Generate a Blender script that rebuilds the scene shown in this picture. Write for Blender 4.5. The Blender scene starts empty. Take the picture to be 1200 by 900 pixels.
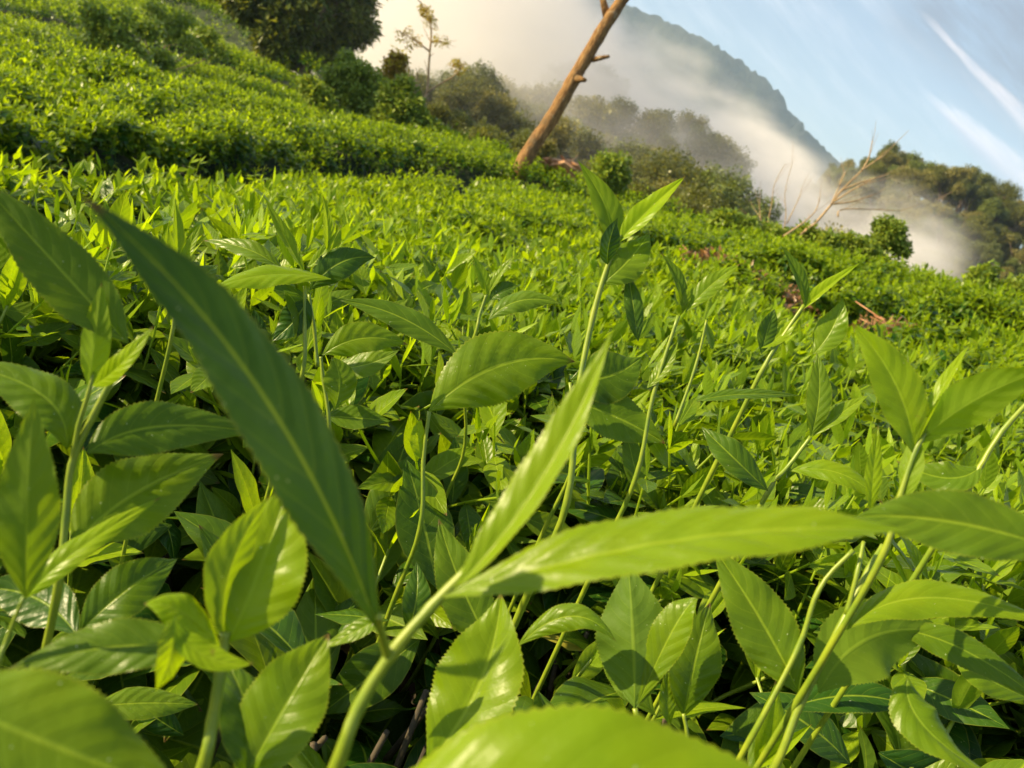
import bpy, math, random
import numpy as np
from mathutils import Vector, Matrix, Euler
random.seed(7); RNG = np.random.default_rng(11)
S = bpy.context.scene
rad = math.radians

# ------------------------------------------------------------------ camera
ROLL, PITCH, FPX = rad(21), rad(-15), 979.0
f_ = np.array([0, math.cos(PITCH), math.sin(PITCH)])
r0 = np.array([1., 0, 0]); u0 = np.cross(r0, f_)
r_ = math.cos(ROLL)*r0 + math.sin(ROLL)*u0
u_ = math.cos(ROLL)*u0 - math.sin(ROLL)*r0
cam = bpy.data.cameras.new('camera'); camo = bpy.data.objects.new('camera', cam)
S.collection.objects.link(camo); S.camera = camo
camo.matrix_world = Matrix(((r_[0], u_[0], -f_[0], 0), (r_[1], u_[1], -f_[1], 0), (r_[2], u_[2], -f_[2], 0), (0, 0, 0, 1)))
cam.sensor_width = 36; cam.lens = 36*FPX/1200; cam.clip_start = 0.02; cam.clip_end = 20000
cam.dof.use_dof = True; cam.dof.focus_distance = 0.50; cam.dof.aperture_fstop = 20

# ------------------------------------------------------------------ light and sky
SUN_AZ, SUN_EL = rad(-99), rad(26)          # from forward (+Y), clockwise seen from above
sd = Vector((math.sin(SUN_AZ)*math.cos(SUN_EL), math.cos(SUN_AZ)*math.cos(SUN_EL), math.sin(SUN_EL)))
sl = bpy.data.lights.new('sun', 'SUN'); sl.energy = 5.0; sl.angle = rad(0.5); sl.color = (1.0, 0.80, 0.46)
so = bpy.data.objects.new('sun', sl); S.collection.objects.link(so)
so.rotation_euler = (-sd).to_track_quat('-Z', 'Y').to_euler()
S.view_settings.view_transform = 'Standard'; S.view_settings.look = 'None'
S.view_settings.exposure = 1.27; S.view_settings.gamma = 1
S.view_settings.use_curve_mapping = False
S.render.engine = 'CYCLES'
cy = S.cycles
cy.use_denoising = True; cy.max_bounces = 7; cy.diffuse_bounces = 3; cy.glossy_bounces = 2
cy.transmission_bounces = 4; cy.transparent_max_bounces = 8; cy.volume_bounces = 4
cy.volume_step_rate = 1.0; cy.volume_max_steps = 64
cy.sample_clamp_indirect = 6; cy.caustics_reflective = False; cy.caustics_refractive = False

def at(u, v, d):
    return Vector((f_ + (u-600)/FPX*r_ - (v-450)/FPX*u_)*d)
def ray(u, v):
    d = f_ + (u-600)/FPX*r_ - (v-450)/FPX*u_
    return d/np.linalg.norm(d)

# small node helper
class NT:
    def __init__(s, tree): s.t = tree; tree.nodes.clear()
    def n(s, typ, ins=None, **kw):
        nd = s.t.nodes.new(typ)
        for k, v in kw.items(): setattr(nd, k, v)
        for k, v in (ins or {}).items(): s.set(nd, k, v)
        return nd
    def set(s, nd, k, v):
        sock = nd.inputs[k]
        if isinstance(v, bpy.types.Node): v = v.outputs[0]
        if isinstance(v, bpy.types.NodeSocket): s.t.links.new(v, sock)
        else: sock.default_value = v
    def m(s, op, a, b=None, c=None, clamp=False):
        nd = s.t.nodes.new('ShaderNodeMath'); nd.operation = op; nd.use_clamp = clamp
        for i, v in enumerate((a, b, c)):
            if v is not None: s.set(nd, i, v)
        return nd.outputs[0]
    def vm(s, op, a, b=None):
        nd = s.t.nodes.new('ShaderNodeVectorMath'); nd.operation = op
        s.set(nd, 0, a)
        if b is not None: s.set(nd, 1, b)
        return nd.outputs['Value'] if op in ('DOT_PRODUCT', 'LENGTH') else nd.outputs[0]
    def mix(s, fac, a, b, blend='MIX'):
        nd = s.t.nodes.new('ShaderNodeMix'); nd.data_type = 'RGBA'; nd.blend_type = blend
        s.set(nd, 0, fac); s.set(nd, 6, a); s.set(nd, 7, b); return nd.outputs[2]
    def ss(s, x, a, b):
        nd = s.t.nodes.new('ShaderNodeMapRange'); nd.interpolation_type = 'SMOOTHSTEP'
        s.set(nd, 0, x); s.set(nd, 1, a); s.set(nd, 2, b); s.set(nd, 3, 0.0); s.set(nd, 4, 1.0); return nd.outputs[0]
    def noise(s, vec, scale, detail=3, rough=0.5):
        return s.n('ShaderNodeTexNoise', {'Vector': vec, 'Scale': scale, 'Detail': detail, 'Roughness': rough}).outputs[0]
def c4(c): return (c[0], c[1], c[2], 1)

W = bpy.data.worlds.new('World'); S.world = W; W.use_nodes = True
w = NT(W.node_tree)
sky = w.n('ShaderNodeTexSky', sky_type='NISHITA', sun_disc=False)
sky.sun_elevation = SUN_EL; sky.sun_rotation = SUN_AZ % (2*math.pi)
sky.air_density = 1.0; sky.dust_density = 1.0; sky.ozone_density = 1.5
tc = w.n('ShaderNodeTexCoord'); D = tc.outputs['Generated']
# streaks of high cloud: seen in a plane through the part of the sky where they lie
ca = ray(1140, 110); cs = ray(1200, 190)-ray(1085, 60); cs = cs-ca*np.dot(cs, ca); cs /= np.linalg.norm(cs); ct = np.cross(ca, cs)
da = w.vm('DOT_PRODUCT', D, tuple(ca))
dac = w.m('MAXIMUM', da, 0.05)
X = w.m('DIVIDE', w.vm('DOT_PRODUCT', D, tuple(cs)), dac)
Y = w.m('DIVIDE', w.vm('DOT_PRODUCT', D, tuple(ct)), dac)
def plane(u, v):
    d = ray(u, v); return float(d@cs/(d@ca)), float(d@ct/(d@ca))
vec = w.n('ShaderNodeCombineXYZ', {'X': w.m('MULTIPLY', X, 2.2), 'Y': w.m('MULTIPLY', Y, 14.0)})
nz = w.noise(vec, 3.4, 9, 0.68)
def streak(p, q, w0, w1, soft=None):
    (x0, y0), (x1, y1) = plane(*p), plane(*q)
    t = w.m('DIVIDE', w.m('SUBTRACT', X, x0), x1-x0)
    yc = w.m('ADD', w.m('MULTIPLY', t, y1-y0), y0)
    tt = w.m('MAXIMUM', t, 0.0)
    wd = w.m('ADD', w.m('MULTIPLY', tt, w1), w0)
    dy = w.m('ABSOLUTE', w.m('DIVIDE', w.m('ADD', w.m('SUBTRACT', Y, yc), w.m('MULTIPLY', w.m('SUBTRACT', nz, 0.5), 0.02)), wd))
    a = w.m('SUBTRACT', 1.0, w.ss(dy, 0.15, 1.0))
    a = w.m('MULTIPLY', a, w.ss(t, 0.0, 0.35))
    return w.m('MULTIPLY', a, w.ss(nz, *(soft or (0.20, 0.62))))
s1 = streak((1070, 5), (1210, 150), 0.002, 0.010)
s2 = streak((1070, 98), (1215, 212), 0.003, 0.018)
s2b = streak((1085, 112), (1215, 232), 0.002, 0.030)
s3 = streak((1040, -25), (1230, 62), 0.05, 0.05, (0.25, 0.60))
thin = w.m('MULTIPLY', w.ss(nz, 0.40, 0.8), 0.24)
cm = w.mix(0.0, (0, 0, 0, 1), (0, 0, 0, 1))
base = w.mix(0.12, sky.outputs[0], (7.2, 7.6, 8.2, 1))
base = w.mix(w.m('MULTIPLY', w.ss(da, 0.2, 0.6), thin), base, (8.6, 8.4, 8.6, 1))
base = w.mix(w.m('MULTIPLY', s3, 0.9), base, (1.7, 2.1, 2.9, 1))
base = w.mix(w.m('MULTIPLY', s2b, 0.6), base, (3.9, 4.1, 5.2, 1))
base = w.mix(w.m('MULTIPLY', s1, 0.45), base, (8.8, 7.8, 7.8, 1))
base = w.mix(w.m('MULTIPLY', s2, 0.42), base, (9.0, 8.2, 8.4, 1))
bg = w.n('ShaderNodeBackground', {'Color': base, 'Strength': 0.077})
w.n('ShaderNodeOutputWorld', {'Surface': bg})

# ------------------------------------------------------------------ scene helpers
C = S.collection
def props(o, label=None, cat=None, group=None, kind=None):
    if label: o['label'] = label
    if cat: o['category'] = cat
    if group: o['group'] = group
    if kind: o['kind'] = kind
    return o
def empty(name, loc, label=None, cat=None, group=None, kind=None):
    o = bpy.data.objects.new(name, None); o.empty_display_size = .02; C.objects.link(o); o.location = loc
    return props(o, label, cat, group, kind)
class MB:
    """collects vertices and faces with a tone and uv per vertex, then links them as one mesh object"""
    def __init__(s): s.v = []; s.f = []; s.t = []; s.uv = []; s.n = 0
    def add(s, v, f, tone=0.5, uv=None):
        v = np.asarray(v, float).reshape(-1, 3)
        s.v.append(v); s.f += [tuple(i+s.n for i in q) for q in f]
        s.t.append(np.full(len(v), tone) if np.isscalar(tone) else np.asarray(tone))
        s.uv.append(np.zeros((len(v), 2)) if uv is None else np.asarray(uv)); s.n += len(v)
    def mesh(s, name, mats, smooth=True, fm=None):
        me = bpy.data.meshes.new(name)
        V = np.concatenate(s.v) if s.v else np.zeros((0, 3))
        me.from_pydata(V.tolist(), [], s.f)
        for m in (mats if isinstance(mats, (list, tuple)) else [mats]): me.materials.append(m)
        a = me.attributes.new('tone', 'FLOAT', 'POINT'); a.data.foreach_set('value', np.concatenate(s.t).astype(np.float32))
        a = me.attributes.new('luv', 'FLOAT_VECTOR', 'POINT')
        uv = np.concatenate(s.uv); a.data.foreach_set('vector', np.column_stack([uv, np.zeros(len(uv))]).astype(np.float32).ravel())
        if smooth: me.polygons.foreach_set('use_smooth', [True]*len(me.polygons))
        if fm is not None: me.polygons.foreach_set('material_index', fm)
        me.update(); return me
def link(name, me, parent=None, loc=None, rot=None, scale=None):
    o = bpy.data.objects.new(name, me); C.objects.link(o)
    if parent is not None: o.parent = parent
    if loc is not None: o.location = loc
    if rot is not None: o.rotation_euler = rot
    if scale is not None: o.scale = (scale,)*3 if np.isscalar(scale) else scale
    return o

# ------------------------------------------------------------------ materials
def principled(t, **k): return t.n('ShaderNodeBsdfPrincipled', k)
def leaf_material(name, young, mature, under, trans=0.36, detail=True):
    SPEC = 0.19 if detail else 0.16
    m = bpy.data.materials.new(name); m.use_nodes = True; t = NT(m.node_tree)
    tone = t.n('ShaderNodeAttribute', attribute_name='tone').outputs['Fac']
    uvn = t.n('ShaderNodeAttribute', attribute_name='luv').outputs['Vector']
    sp = t.n('ShaderNodeSeparateXYZ', {0: uvn}); U, V = sp.outputs[0], sp.outputs[1]
    oi = t.n('ShaderNodeObjectInfo'); rnd = oi.outputs['Random']
    geo = t.n('ShaderNodeNewGeometry')
    tn = t.m('ADD', tone, t.m('MULTIPLY', t.m('SUBTRACT', rnd, 0.5), 0.42), clamp=True)
    col = t.mix(tn, c4(mature), c4(young))
    pos = t.n('ShaderNodeTexCoord').outputs['Object']
    n1 = t.noise(pos, 60.0, 3, 0.6)
    col = t.mix(t.m('MULTIPLY', t.ss(n1, 0.4, 0.75), 0.35), col, t.mix(1.0, col, (1.35, 1.15, 0.8, 1), 'MULTIPLY'))
    ndk = {}
    if detail:
        au = t.m('ABSOLUTE', U)                                  # 0 at the midrib, 1 at the edge
        mid = t.m('SUBTRACT', 1.0, t.ss(au, 0.015, 0.075))
        ph = t.m('SUBTRACT', t.m('MULTIPLY', V, 8.5), t.m('MULTIPLY', t.m('POWER', au, 1.25), 1.7))
        nzv = t.noise(pos, 25.0, 2, 0.5)
        ph = t.m('ADD', ph, t.m('MULTIPLY', nzv, 0.5))
        fr = t.m('ABSOLUTE', t.m('SUBTRACT', t.m('FRACT', ph), 0.5))  # .5 at a vein
        vein = t.m('MULTIPLY', t.ss(fr, 0.465, 0.5), t.m('SUBTRACT', 1.0, t.ss(au, 0.75, 1.0)))
        vv = t.m('MAXIMUM', mid, t.m('MULTIPLY', vein, 0.42))
        col = t.mix(t.m('MULTIPLY', vv, 0.55), col, t.mix(0.4, c4(young), (0.38, 0.46, 0.06, 1)))
        # dust and dried drops, and pale worn patches
        n2 = t.noise(pos, 900.0, 1, 0.5)
        col = t.mix(t.m('MULTIPLY', t.ss(n2, 0.76, 0.82), 0.6), col, (0.6, 0.66, 0.45, 1))
        n4 = t.noise(pos, 22.0, 3, 0.6)
        col = t.mix(t.m('MULTIPLY', t.ss(n4, 0.45, 0.7), 0.45), col, t.mix(1.0, col, (0.55, 0.72, 0.8, 1), 'MULTIPLY'))
        n3 = t.noise(pos, 140.0, 4, 0.7)
        spot = t.m('MULTIPLY', t.ss(n3, 0.70, 0.76), t.ss(rnd, 0.35, 0.9))
        col = t.mix(t.m('MULTIPLY', spot, 0.5), col, (0.16, 0.11, 0.03, 1))
        tipm = t.m('MULTIPLY', t.ss(t.m('ADD', V, t.m('MULTIPLY', n1, 0.10)), 0.985, 1.03), t.ss(rnd, 0.45, 0.55))
        col = t.mix(t.m('MULTIPLY', tipm, 0.85), col, (0.13, 0.07, 0.025, 1))
        edge = t.ss(au, 0.93, 1.0)
        col = t.mix(t.m('MULTIPLY', edge, 0.3), col, (0.30, 0.30, 0.03, 1))
        h = t.m('ADD', t.m('MULTIPLY', t.m('SUBTRACT', 0.5, fr), 0.9), t.m('ADD', t.m('MULTIPLY', t.noise(pos, 350.0, 3, 0.6), 0.45), t.m('MULTIPLY', t.noise(pos, 95.0, 2, 0.5), 0.9)))
        h = t.m('SUBTRACT', h, t.m('MULTIPLY', mid, 0.5))
        ndk['Normal'] = t.n('ShaderNodeBump', {'Height': h, 'Strength': t.m('SUBTRACT', 0.50, t.m('MULTIPLY', tone, 0.25)), 'Distance': 0.0010})
    uc = t.mix(1.0, col, c4(under), 'MIX'); uc = t.mix(0.55, col, c4(under))
    col2 = t.mix(geo.outputs['Backfacing'], col, uc)
    rough = t.m('ADD', 0.33, t.m('MULTIPLY', geo.outputs['Backfacing'], 0.25))
    b = principled(t, **{'Base Color': col2, 'Roughness': rough, 'Specular IOR Level': SPEC, **ndk})
    tcol = t.mix(1.0, col, (2.6, 2.45, 0.8, 1), 'MULTIPLY')
    tr = t.n('ShaderNodeBsdfTranslucent', {'Color': tcol, **ndk})
    mx = t.n('ShaderNodeMixShader', {0: t.m('MULTIPLY', t.m('ADD', t.m('MULTIPLY', tn, 0.8), 0.45), trans), 1: b, 2: tr})
    t.n('ShaderNodeOutputMaterial', {0: mx})
    return m
M = {}
M['leaf'] = leaf_material('tea_leaf', (0.228, 0.335, 0.005), (0.022, 0.070, 0.006), (0.095, 0.17, 0.018))
M['far'] = leaf_material('tea_leaf_far', (0.235, 0.33, 0.005), (0.020, 0.070, 0.006), (0.09, 0.16, 0.018), detail=False)
M['tree'] = leaf_material('tree_leaf', (0.19, 0.19, 0.035), (0.060, 0.085, 0.018), (0.12, 0.13, 0.05), trans=0.25, detail=False)
M['darktree'] = leaf_material('dark_tree_leaf', (0.20, 0.22, 0.03), (0.035, 0.065, 0.012), (0.07, 0.09, 0.03), trans=0.2, detail=False)
M['weed'] = leaf_material('weed_leaf', (0.28, 0.34, 0.05), (0.11, 0.18, 0.025), (0.15, 0.24, 0.07), trans=0.3, detail=False)
M['dry'] = leaf_material('dry_leaf', (0.30, 0.17, 0.08), (0.12, 0.06, 0.035), (0.3, 0.18, 0.09), trans=0.12, detail=False)
M['gold'] = leaf_material('yellow_leaf', (0.36, 0.34, 0.05), (0.22, 0.13, 0.03), (0.4, 0.3, 0.09), trans=0.3, detail=False)
def simple(name, a, b, scale, rough=0.8, bump=0.3, dist=0.01, det=5, coord='Object', stretch=None):
    m = bpy.data.materials.new(name); m.use_nodes = True; t = NT(m.node_tree)
    p = t.n('ShaderNodeTexCoord').outputs[coord]
    if stretch: p = t.n('ShaderNodeMapping', {0: p, 'Scale': stretch}).outputs[0]
    n = t.noise(p, scale, det, 0.6)
    col = t.mix(t.ss(n, 0.3, 0.7), c4(a), c4(b))
    bm = t.n('ShaderNodeBump', {'Height': n, 'Strength': bump, 'Distance': dist})
    t.n('ShaderNodeOutputMaterial', {0: principled(t, **{'Base Color': col, 'Roughness': rough, 'Normal': bm})})
    return m
M['stem'] = simple('green_stem', (0.13, 0.21, 0.012), (0.24, 0.30, 0.015), 70, 0.42, 0.2, 0.0008)
M['woodystem'] = simple('woody_stem', (0.03, 0.024, 0.014), (0.08, 0.06, 0.03), 60, 0.8, 0.5, 0.002)
M['bark'] = simple('bark', (0.13, 0.085, 0.05), (0.22, 0.16, 0.10), 14, 0.85, 0.6, 0.02)
M['twig'] = simple('dead_twig', (0.26, 0.17, 0.08), (0.40, 0.28, 0.15), 20, 0.8, 0.4, 0.01)
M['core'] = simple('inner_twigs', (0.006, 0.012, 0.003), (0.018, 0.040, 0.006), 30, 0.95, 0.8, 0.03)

def ground_material():
    m = bpy.data.materials.new('hillside_ground'); m.use_nodes = True; t = NT(m.node_tree)
    p = t.n('ShaderNodeTexCoord').outputs['Object']
    n = t.noise(p, 6.0, 6, 0.65); n2 = t.noise(p, 0.12, 5, 0.6); n3 = t.noise(p, 45.0, 3, 0.6)
    soil = t.mix(t.ss(n, 0.3, 0.7), (0.028, 0.016, 0.010, 1), (0.085, 0.048, 0.028, 1))
    soil = t.mix(t.m('MULTIPLY', t.ss(n3, 0.5, 0.7), 0.6), soil, (0.13, 0.085, 0.045, 1))
    green = t.mix(t.ss(n2, 0.35, 0.7), (0.030, 0.065, 0.010, 1), (0.07, 0.10, 0.018, 1))
    dist = t.vm('LENGTH', p)
    col = t.mix(t.ss(dist, 16.0, 30.0), soil, green)
    b = t.n('ShaderNodeBump', {'Height': n, 'Strength': 0.6, 'Distance': 0.04})
    t.n('ShaderNodeOutputMaterial', {0: principled(t, **{'Base Color': col, 'Roughness': 0.95, 'Normal': b})})
    return m
M['ground'] = ground_material()

# ------------------------------------------------------------------ the lie of the land
def polar(az, r): return (math.sin(rad(az))*r, math.cos(rad(az))*r)
CP = [(-35, 5, -.66), (-30, 10, -.62), (-36, 12, -.92), (-21, 14, -.66), (-17, 18, -.5), (-25, 8, -.62), (-15, 8.5, -.5), (-8, 10, -.30),
      (0, 4, -.27), (0, 11.5, -.06), (-35, 25, -1.1), (-25, 25, -.05), (-25, 40, 1.2), (-35, 42, -.5), (-15, 25, .1), (10, 9, .03), (20, 9, .18), (27, 7, .26),
      (38, 7, .36), (20, 4, -.06), (32, 3, -.03), (-20, 2, -.28), (0, .5, -.185), (0, 1.5, -.20), (20, 1, -.17), (-30, 1, -.22), (-10, 18, .0), (-5, 13, -.08),
      (180, 3, -.2), (90, 5, .3), (-90, 5, -.6), (-90, 25, -1.5), (180, 20, 0), (90, 20, 1.0), (-50, 30, -2)]
_P = np.array([polar(a, r) for a, r, z in CP]); _Z = np.array([z for a, r, z in CP])
def _phi(d): return np.where(d > 1e-9, d*d*np.log(d+1e-12), 0)
_n = len(_P); _K = np.zeros((_n+3, _n+3)); _K[:_n, :_n] = _phi(np.linalg.norm(_P[:, None]-_P[None], axis=2)) + np.eye(_n)*0.02
_K[:_n, _n] = 1; _K[_n, :_n] = 1; _K[:_n, _n+1:] = _P; _K[_n+1:, :_n] = _P.T
_w = np.linalg.solve(_K, np.concatenate([_Z, np.zeros(3)]))
def canopy0(x, y):
    x = np.atleast_1d(np.asarray(x, float)); y = np.atleast_1d(np.asarray(y, float))
    r = np.hypot(x, y); k = np.minimum(1, 46/np.maximum(r, 1e-6)); q = np.column_stack([x*k, y*k])
    return _phi(np.linalg.norm(q[:, None]-_P[None], axis=2))@_w[:_n] + _w[_n] + q@_w[_n+1:]
def hit(u, v, off=-0.08, near=0.6, far=60):
    d = ray(u, v); t = np.geomspace(near, far, 900); h = d[2]*t - (canopy0(d[0]*t, d[1]*t)+off)
    k = np.argmax(h < 0)
    if h[k] >= 0: k = int(np.argmin(h))
    return (d[0]*t[k], d[1]*t[k])
EDGE = np.array([(-60, 60), (-24, 46), (-17.5, 38)] + [polar(a, r) for a, r in [(-19, 27), (-14, 21), (-11, 17), (-5, 13.2), (0, 12), (7, 10.6), (12, 10), (17, 10), (22, 9.2), (27, 8.4), (40, 9), (70, 12)]] + [(40, 0)])
GAPPX = [[(-60, 225), (30, 220), (100, 222), (200, 222), (300, 222), (390, 216), (450, 211), (520, 207), (600, 222), (650, 242), (700, 250)],
         [(-60, 52), (0, 55), (130, 64), (180, 86), (220, 102), (270, 120), (320, 131), (400, 134), (450, 150)],
         [(-40, 12), (60, 24), (120, 38), (170, 46), (250, 66), (330, 92), (380, 110)],
         [(200, 3), (240, 18), (290, 46), (340, 74), (380, 96)],
         [(280, 44), (310, 60), (350, 76)]]
GAPS = [(np.array([hit(*p, off=of) for p in g]), hw) for g, of, hw in zip(GAPPX, (-.26, -.36, -.30, -.3, -.3), (.30, .45, .28, .25, .25))]
GAPS += [(np.array([hit(*p, off=-.25) for p in [(-60, 420), (0, 405), (60, 378), (120, 352)]]), .10),
         (np.array([hit(*p, off=-.2) for p in [(780, 318), (860, 326), (930, 345)]]), .30),
         (np.array([hit(*p, off=-.12) for p in [(1000, 368), (1060, 378), (1180, 386)]]), .28)]
def seg_dist(x, y, poly):
    best = np.full(len(x), 1e9); side = np.zeros(len(x))
    for a, b in zip(poly[:-1], poly[1:]):
        ab = b-a; L = ab@ab
        t = np.clip(((x-a[0])*ab[0]+(y-a[1])*ab[1])/L, 0, 1)
        dx, dy = x-(a[0]+t*ab[0]), y-(a[1]+t*ab[1]); d = np.hypot(dx, dy)
        cr = ab[0]*(y-a[1])-ab[1]*(x-a[0]); upd = d < best-1e-9
        side = np.where(upd, np.sign(cr), side); best = np.where(upd, d, best)
    return best, side
def sstep(x, a, b): t = np.clip((x-a)/(b-a), 0, 1); return t*t*(3-2*t)
def edge_out(x, y):                      # >0 beyond the brow of the field
    d, s = seg_dist(x, y, EDGE); return d*s
def lump(x, y, s, seed=0):
    return (np.sin(x*s*1.3+seed)*np.cos(y*s*1.1+seed*2.1)+np.sin(x*s*2.7-y*s*1.9+seed*.7)*.5+np.cos(y*s*3.3+x*s*.8+seed)*.3)/1.8
_cx = RNG.uniform(-.32, .32, (130, 130, 2))
def bush_seam(x, y, cell=1.05):
    gx_, gy_ = np.floor(x/cell).astype(int), np.floor(y/cell).astype(int); d1 = np.full(len(x), 9.); d2 = d1.copy()
    for i in (-1, 0, 1):
        for j in (-1, 0, 1):
            a, b = gx_+i, gy_+j; o_ = _cx[a % 130, b % 130]
            d = np.hypot(x-(a+.5+o_[..., 0])*cell, y-(b+.5+o_[..., 1])*cell)
            d2 = np.where(d < d1, d1, np.minimum(d2, d)); d1 = np.minimum(d, d1)
    return d2-d1, d1
STEP = (.22, .42, .30, .3, .3, 0, .12, .12); STEPW = (.9, 1.8, 2, 3, 3, 1, .7, .7)
def canopy(x, y):
    """top of the foliage and how open it is (0 in a path between rows, 1 on top of a row)"""
    x = np.atleast_1d(np.asarray(x, float)); y = np.atleast_1d(np.asarray(y, float))
    g = np.ones(len(x)); r = np.hypot(x, y); z = canopy0(x, y)
    for poly, hw in GAPS:
        d, s = seg_dist(x, y, poly); g = np.minimum(g, sstep(d, hw*.75, hw+.12+.01*r))
    for i, (poly, hw) in enumerate(GAPS):
        d, s = seg_dist(x, y, poly); z = z-np.where(s < 0, STEP[i]*np.exp(-d/STEPW[i]), 0)
    e_, d1_ = bush_seam(x, y); far_ = np.clip((r-1.8)/1.5, 0, 1)*(1-.75*np.clip((r-14)/6, 0, 1))
    z = z+far_*(.05-.13*np.clip(d1_/.6, 0, 1.2)**2-.10*(1-sstep(e_, 0, .22)))
    g = np.minimum(g, 1-far_*.35*(1-sstep(e_, 0.02, .16)))
    z = z+lump(x, y, 2.4)*.035+lump(x, y, 7., 3)*.018*np.clip(r, 0, 3)/3
    return z - (1-g)*.62, g
HILL_AZ = [-180, -60, -40, -6, 2, 8, 11, 13, 15.2, 17.6, 21.2, 25.2, 30, 45, 70, 180]
HILL_EL = [-4, -4, -6, -6, -5.5, -4.5, -1, 1.4, 4.0, 5.5, 5.4, 4.5, 4.5, 4.5, 2, -4]
def ground(x, y):
    x = np.atleast_1d(np.asarray(x, float)); y = np.atleast_1d(np.asarray(y, float)); r = np.hypot(x, y)
    field = canopy0(x, y)-.78
    e = np.maximum(edge_out(x, y), 0)
    az = np.degrees(np.arctan2(x, y))
    drop = np.minimum(e*.55, 3+e*.3); drop = np.where(drop > 22, 22+(drop-22)*.05, drop)
    z = np.where(e > 0, field-drop-.12*sstep(e, 0, .6), field)
    z = np.maximum(z, -26+lump(x, y, .03)*3)
    crest = 142*np.tan(np.radians(np.interp(az, HILL_AZ, HILL_EL)))+lump(x, y, .09, 5)*1.3
    k = np.where(r < 142, sstep(r, 50, 142), 1-.35*sstep(r, 142, 420))
    hill = crest*k-26*(1-k)
    spur = r*np.tan(np.radians(np.interp(az, [-30, -18, -12, -8, 0, 6, 10, 14, 20, 30], [-9, -5, -2.2, -1.6, -2.0, -2.0, -2.8, -4, -6, -9])))
    env = sstep(r, 20, 44)*(1-sstep(r, 84, 112)); z = np.where(e > 2, np.maximum(z, spur*env-26*(1-env)+lump(x, y, .35)*.5), z)
    up = (az > -8) & (az < 100) & (r > 50)
    z = np.where(up, np.maximum(z, hill), z)
    return z

# ground as one sheet, polar, out to the horizon
rs = np.concatenate([[0.0], np.geomspace(.25, 12, 90), np.geomspace(12.5, 200, 150), np.geomspace(206, 2600, 50)])
az = np.concatenate([np.arange(-180, -42, 4.), np.arange(-42, 46, .5), np.arange(46, 180, 4.)]); nA = len(az)
gx = (rs[1:, None]*np.sin(np.radians(az))).ravel(); gy = (rs[1:, None]*np.cos(np.radians(az))).ravel()
gz = ground(gx, gy)
gz += lump(gx, gy, 1.7, 2)*.03
mb = MB()
V = np.vstack([[0, 0, float(ground(0, 0)[0])], np.column_stack([gx, gy, gz])])
F = [(0, 1+(j+1) % nA, 1+j) for j in range(nA)]
for i in range(len(rs)-2):
    a = 1+i*nA
    F += [(a+j, a+(j+1) % nA, a+nA+(j+1) % nA, a+nA+j) for j in range(nA)]
mb.add(V, F)
o = link('ground', mb.mesh('ground', M['ground'])); props(o, kind='structure')
print('lowest ground', gz.min())

# mountain far off, its wooded ridge falling to the right
def mountain():
    m = bpy.data.materials.new('wooded_mountain'); m.use_nodes = True; t = NT(m.node_tree)
    p = t.n('ShaderNodeTexCoord').outputs['Object']
    n = t.noise(p, 0.06, 6, 0.7)
    n2 = t.noise(p, 0.008, 4, 0.6)
    col = t.mix(t.ss(n, 0.35, 0.68), (0.010, 0.015, 0.015, 1), (0.045, 0.056, 0.040, 1))
    col = t.mix(t.m('MULTIPLY', t.ss(n2, 0.5, 0.7), 0.4), col, (0.075, 0.075, 0.055, 1))
    b = t.n('ShaderNodeBump', {'Height': n, 'Strength': 1.0, 'Distance': 9.0})
    t.n('ShaderNodeOutputMaterial', {0: principled(t, **{'Base Color': col, 'Roughness': 1.0, 'Normal': b})})
    A = np.arange(-48, 62, .25); ks = np.linspace(0, 1, 40)
    px = [(560, -110), (640, -65), (700, -22), (725, 2), (765, 14), (800, 32), (835, 52), (865, 70), (895, 90), (915, 106), (925, 128), (945, 150), (975, 180), (1000, 200), (1040, 235), (1080, 270)]
    ae = [(math.degrees(math.atan2(ray(*q)[0], ray(*q)[1])), math.degrees(math.asin(ray(*q)[2]))) for q in px]
    xa = [-50, -25]+[q[0] for q in ae]+[30, 62]; xe = [7, 9]+[q[1] for q in ae]+[1.0, .4]
    el = np.interp(A, xa, xe)
    Vv, Ff = [], []
    for i, a in enumerate(A):
        top = 1500*math.tan(rad(el[i]))
        for k in ks:                       # k=0 at the foot, 1 at the crest, then the far side
            r = 950+550*min(k/.8, 1)+(350*(k-.8)/.2 if k > .8 else 0)
            hk = (k/.8)**1.35 if k <= .8 else 1-.6*(k-.8)/.2
            rr = r + (26*math.sin(a*.31+k*4)+12*math.sin(a*.83-k*7)+6*math.sin(a*1.9+k*11))*(.4+.6*(k<.79))
            z = -30+(top+30)*hk + (lump(a*12, k*60, .9, 1)*6+RNG.normal()*1.6)*(.3+.7*hk)*(1 if k < .79 else .8)
            x, y = polar(a, rr); Vv.append((x, y, z))
    K = len(ks)
    for i in range(len(A)-1):
        for j in range(K-1): q = i*K+j; Ff.append((q, q+K, q+K+1, q+1))
    mb = MB(); mb.add(Vv, Ff); o = link('mountain', mb.mesh('mountain', m)); props(o, kind='structure')
mountain()

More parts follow.
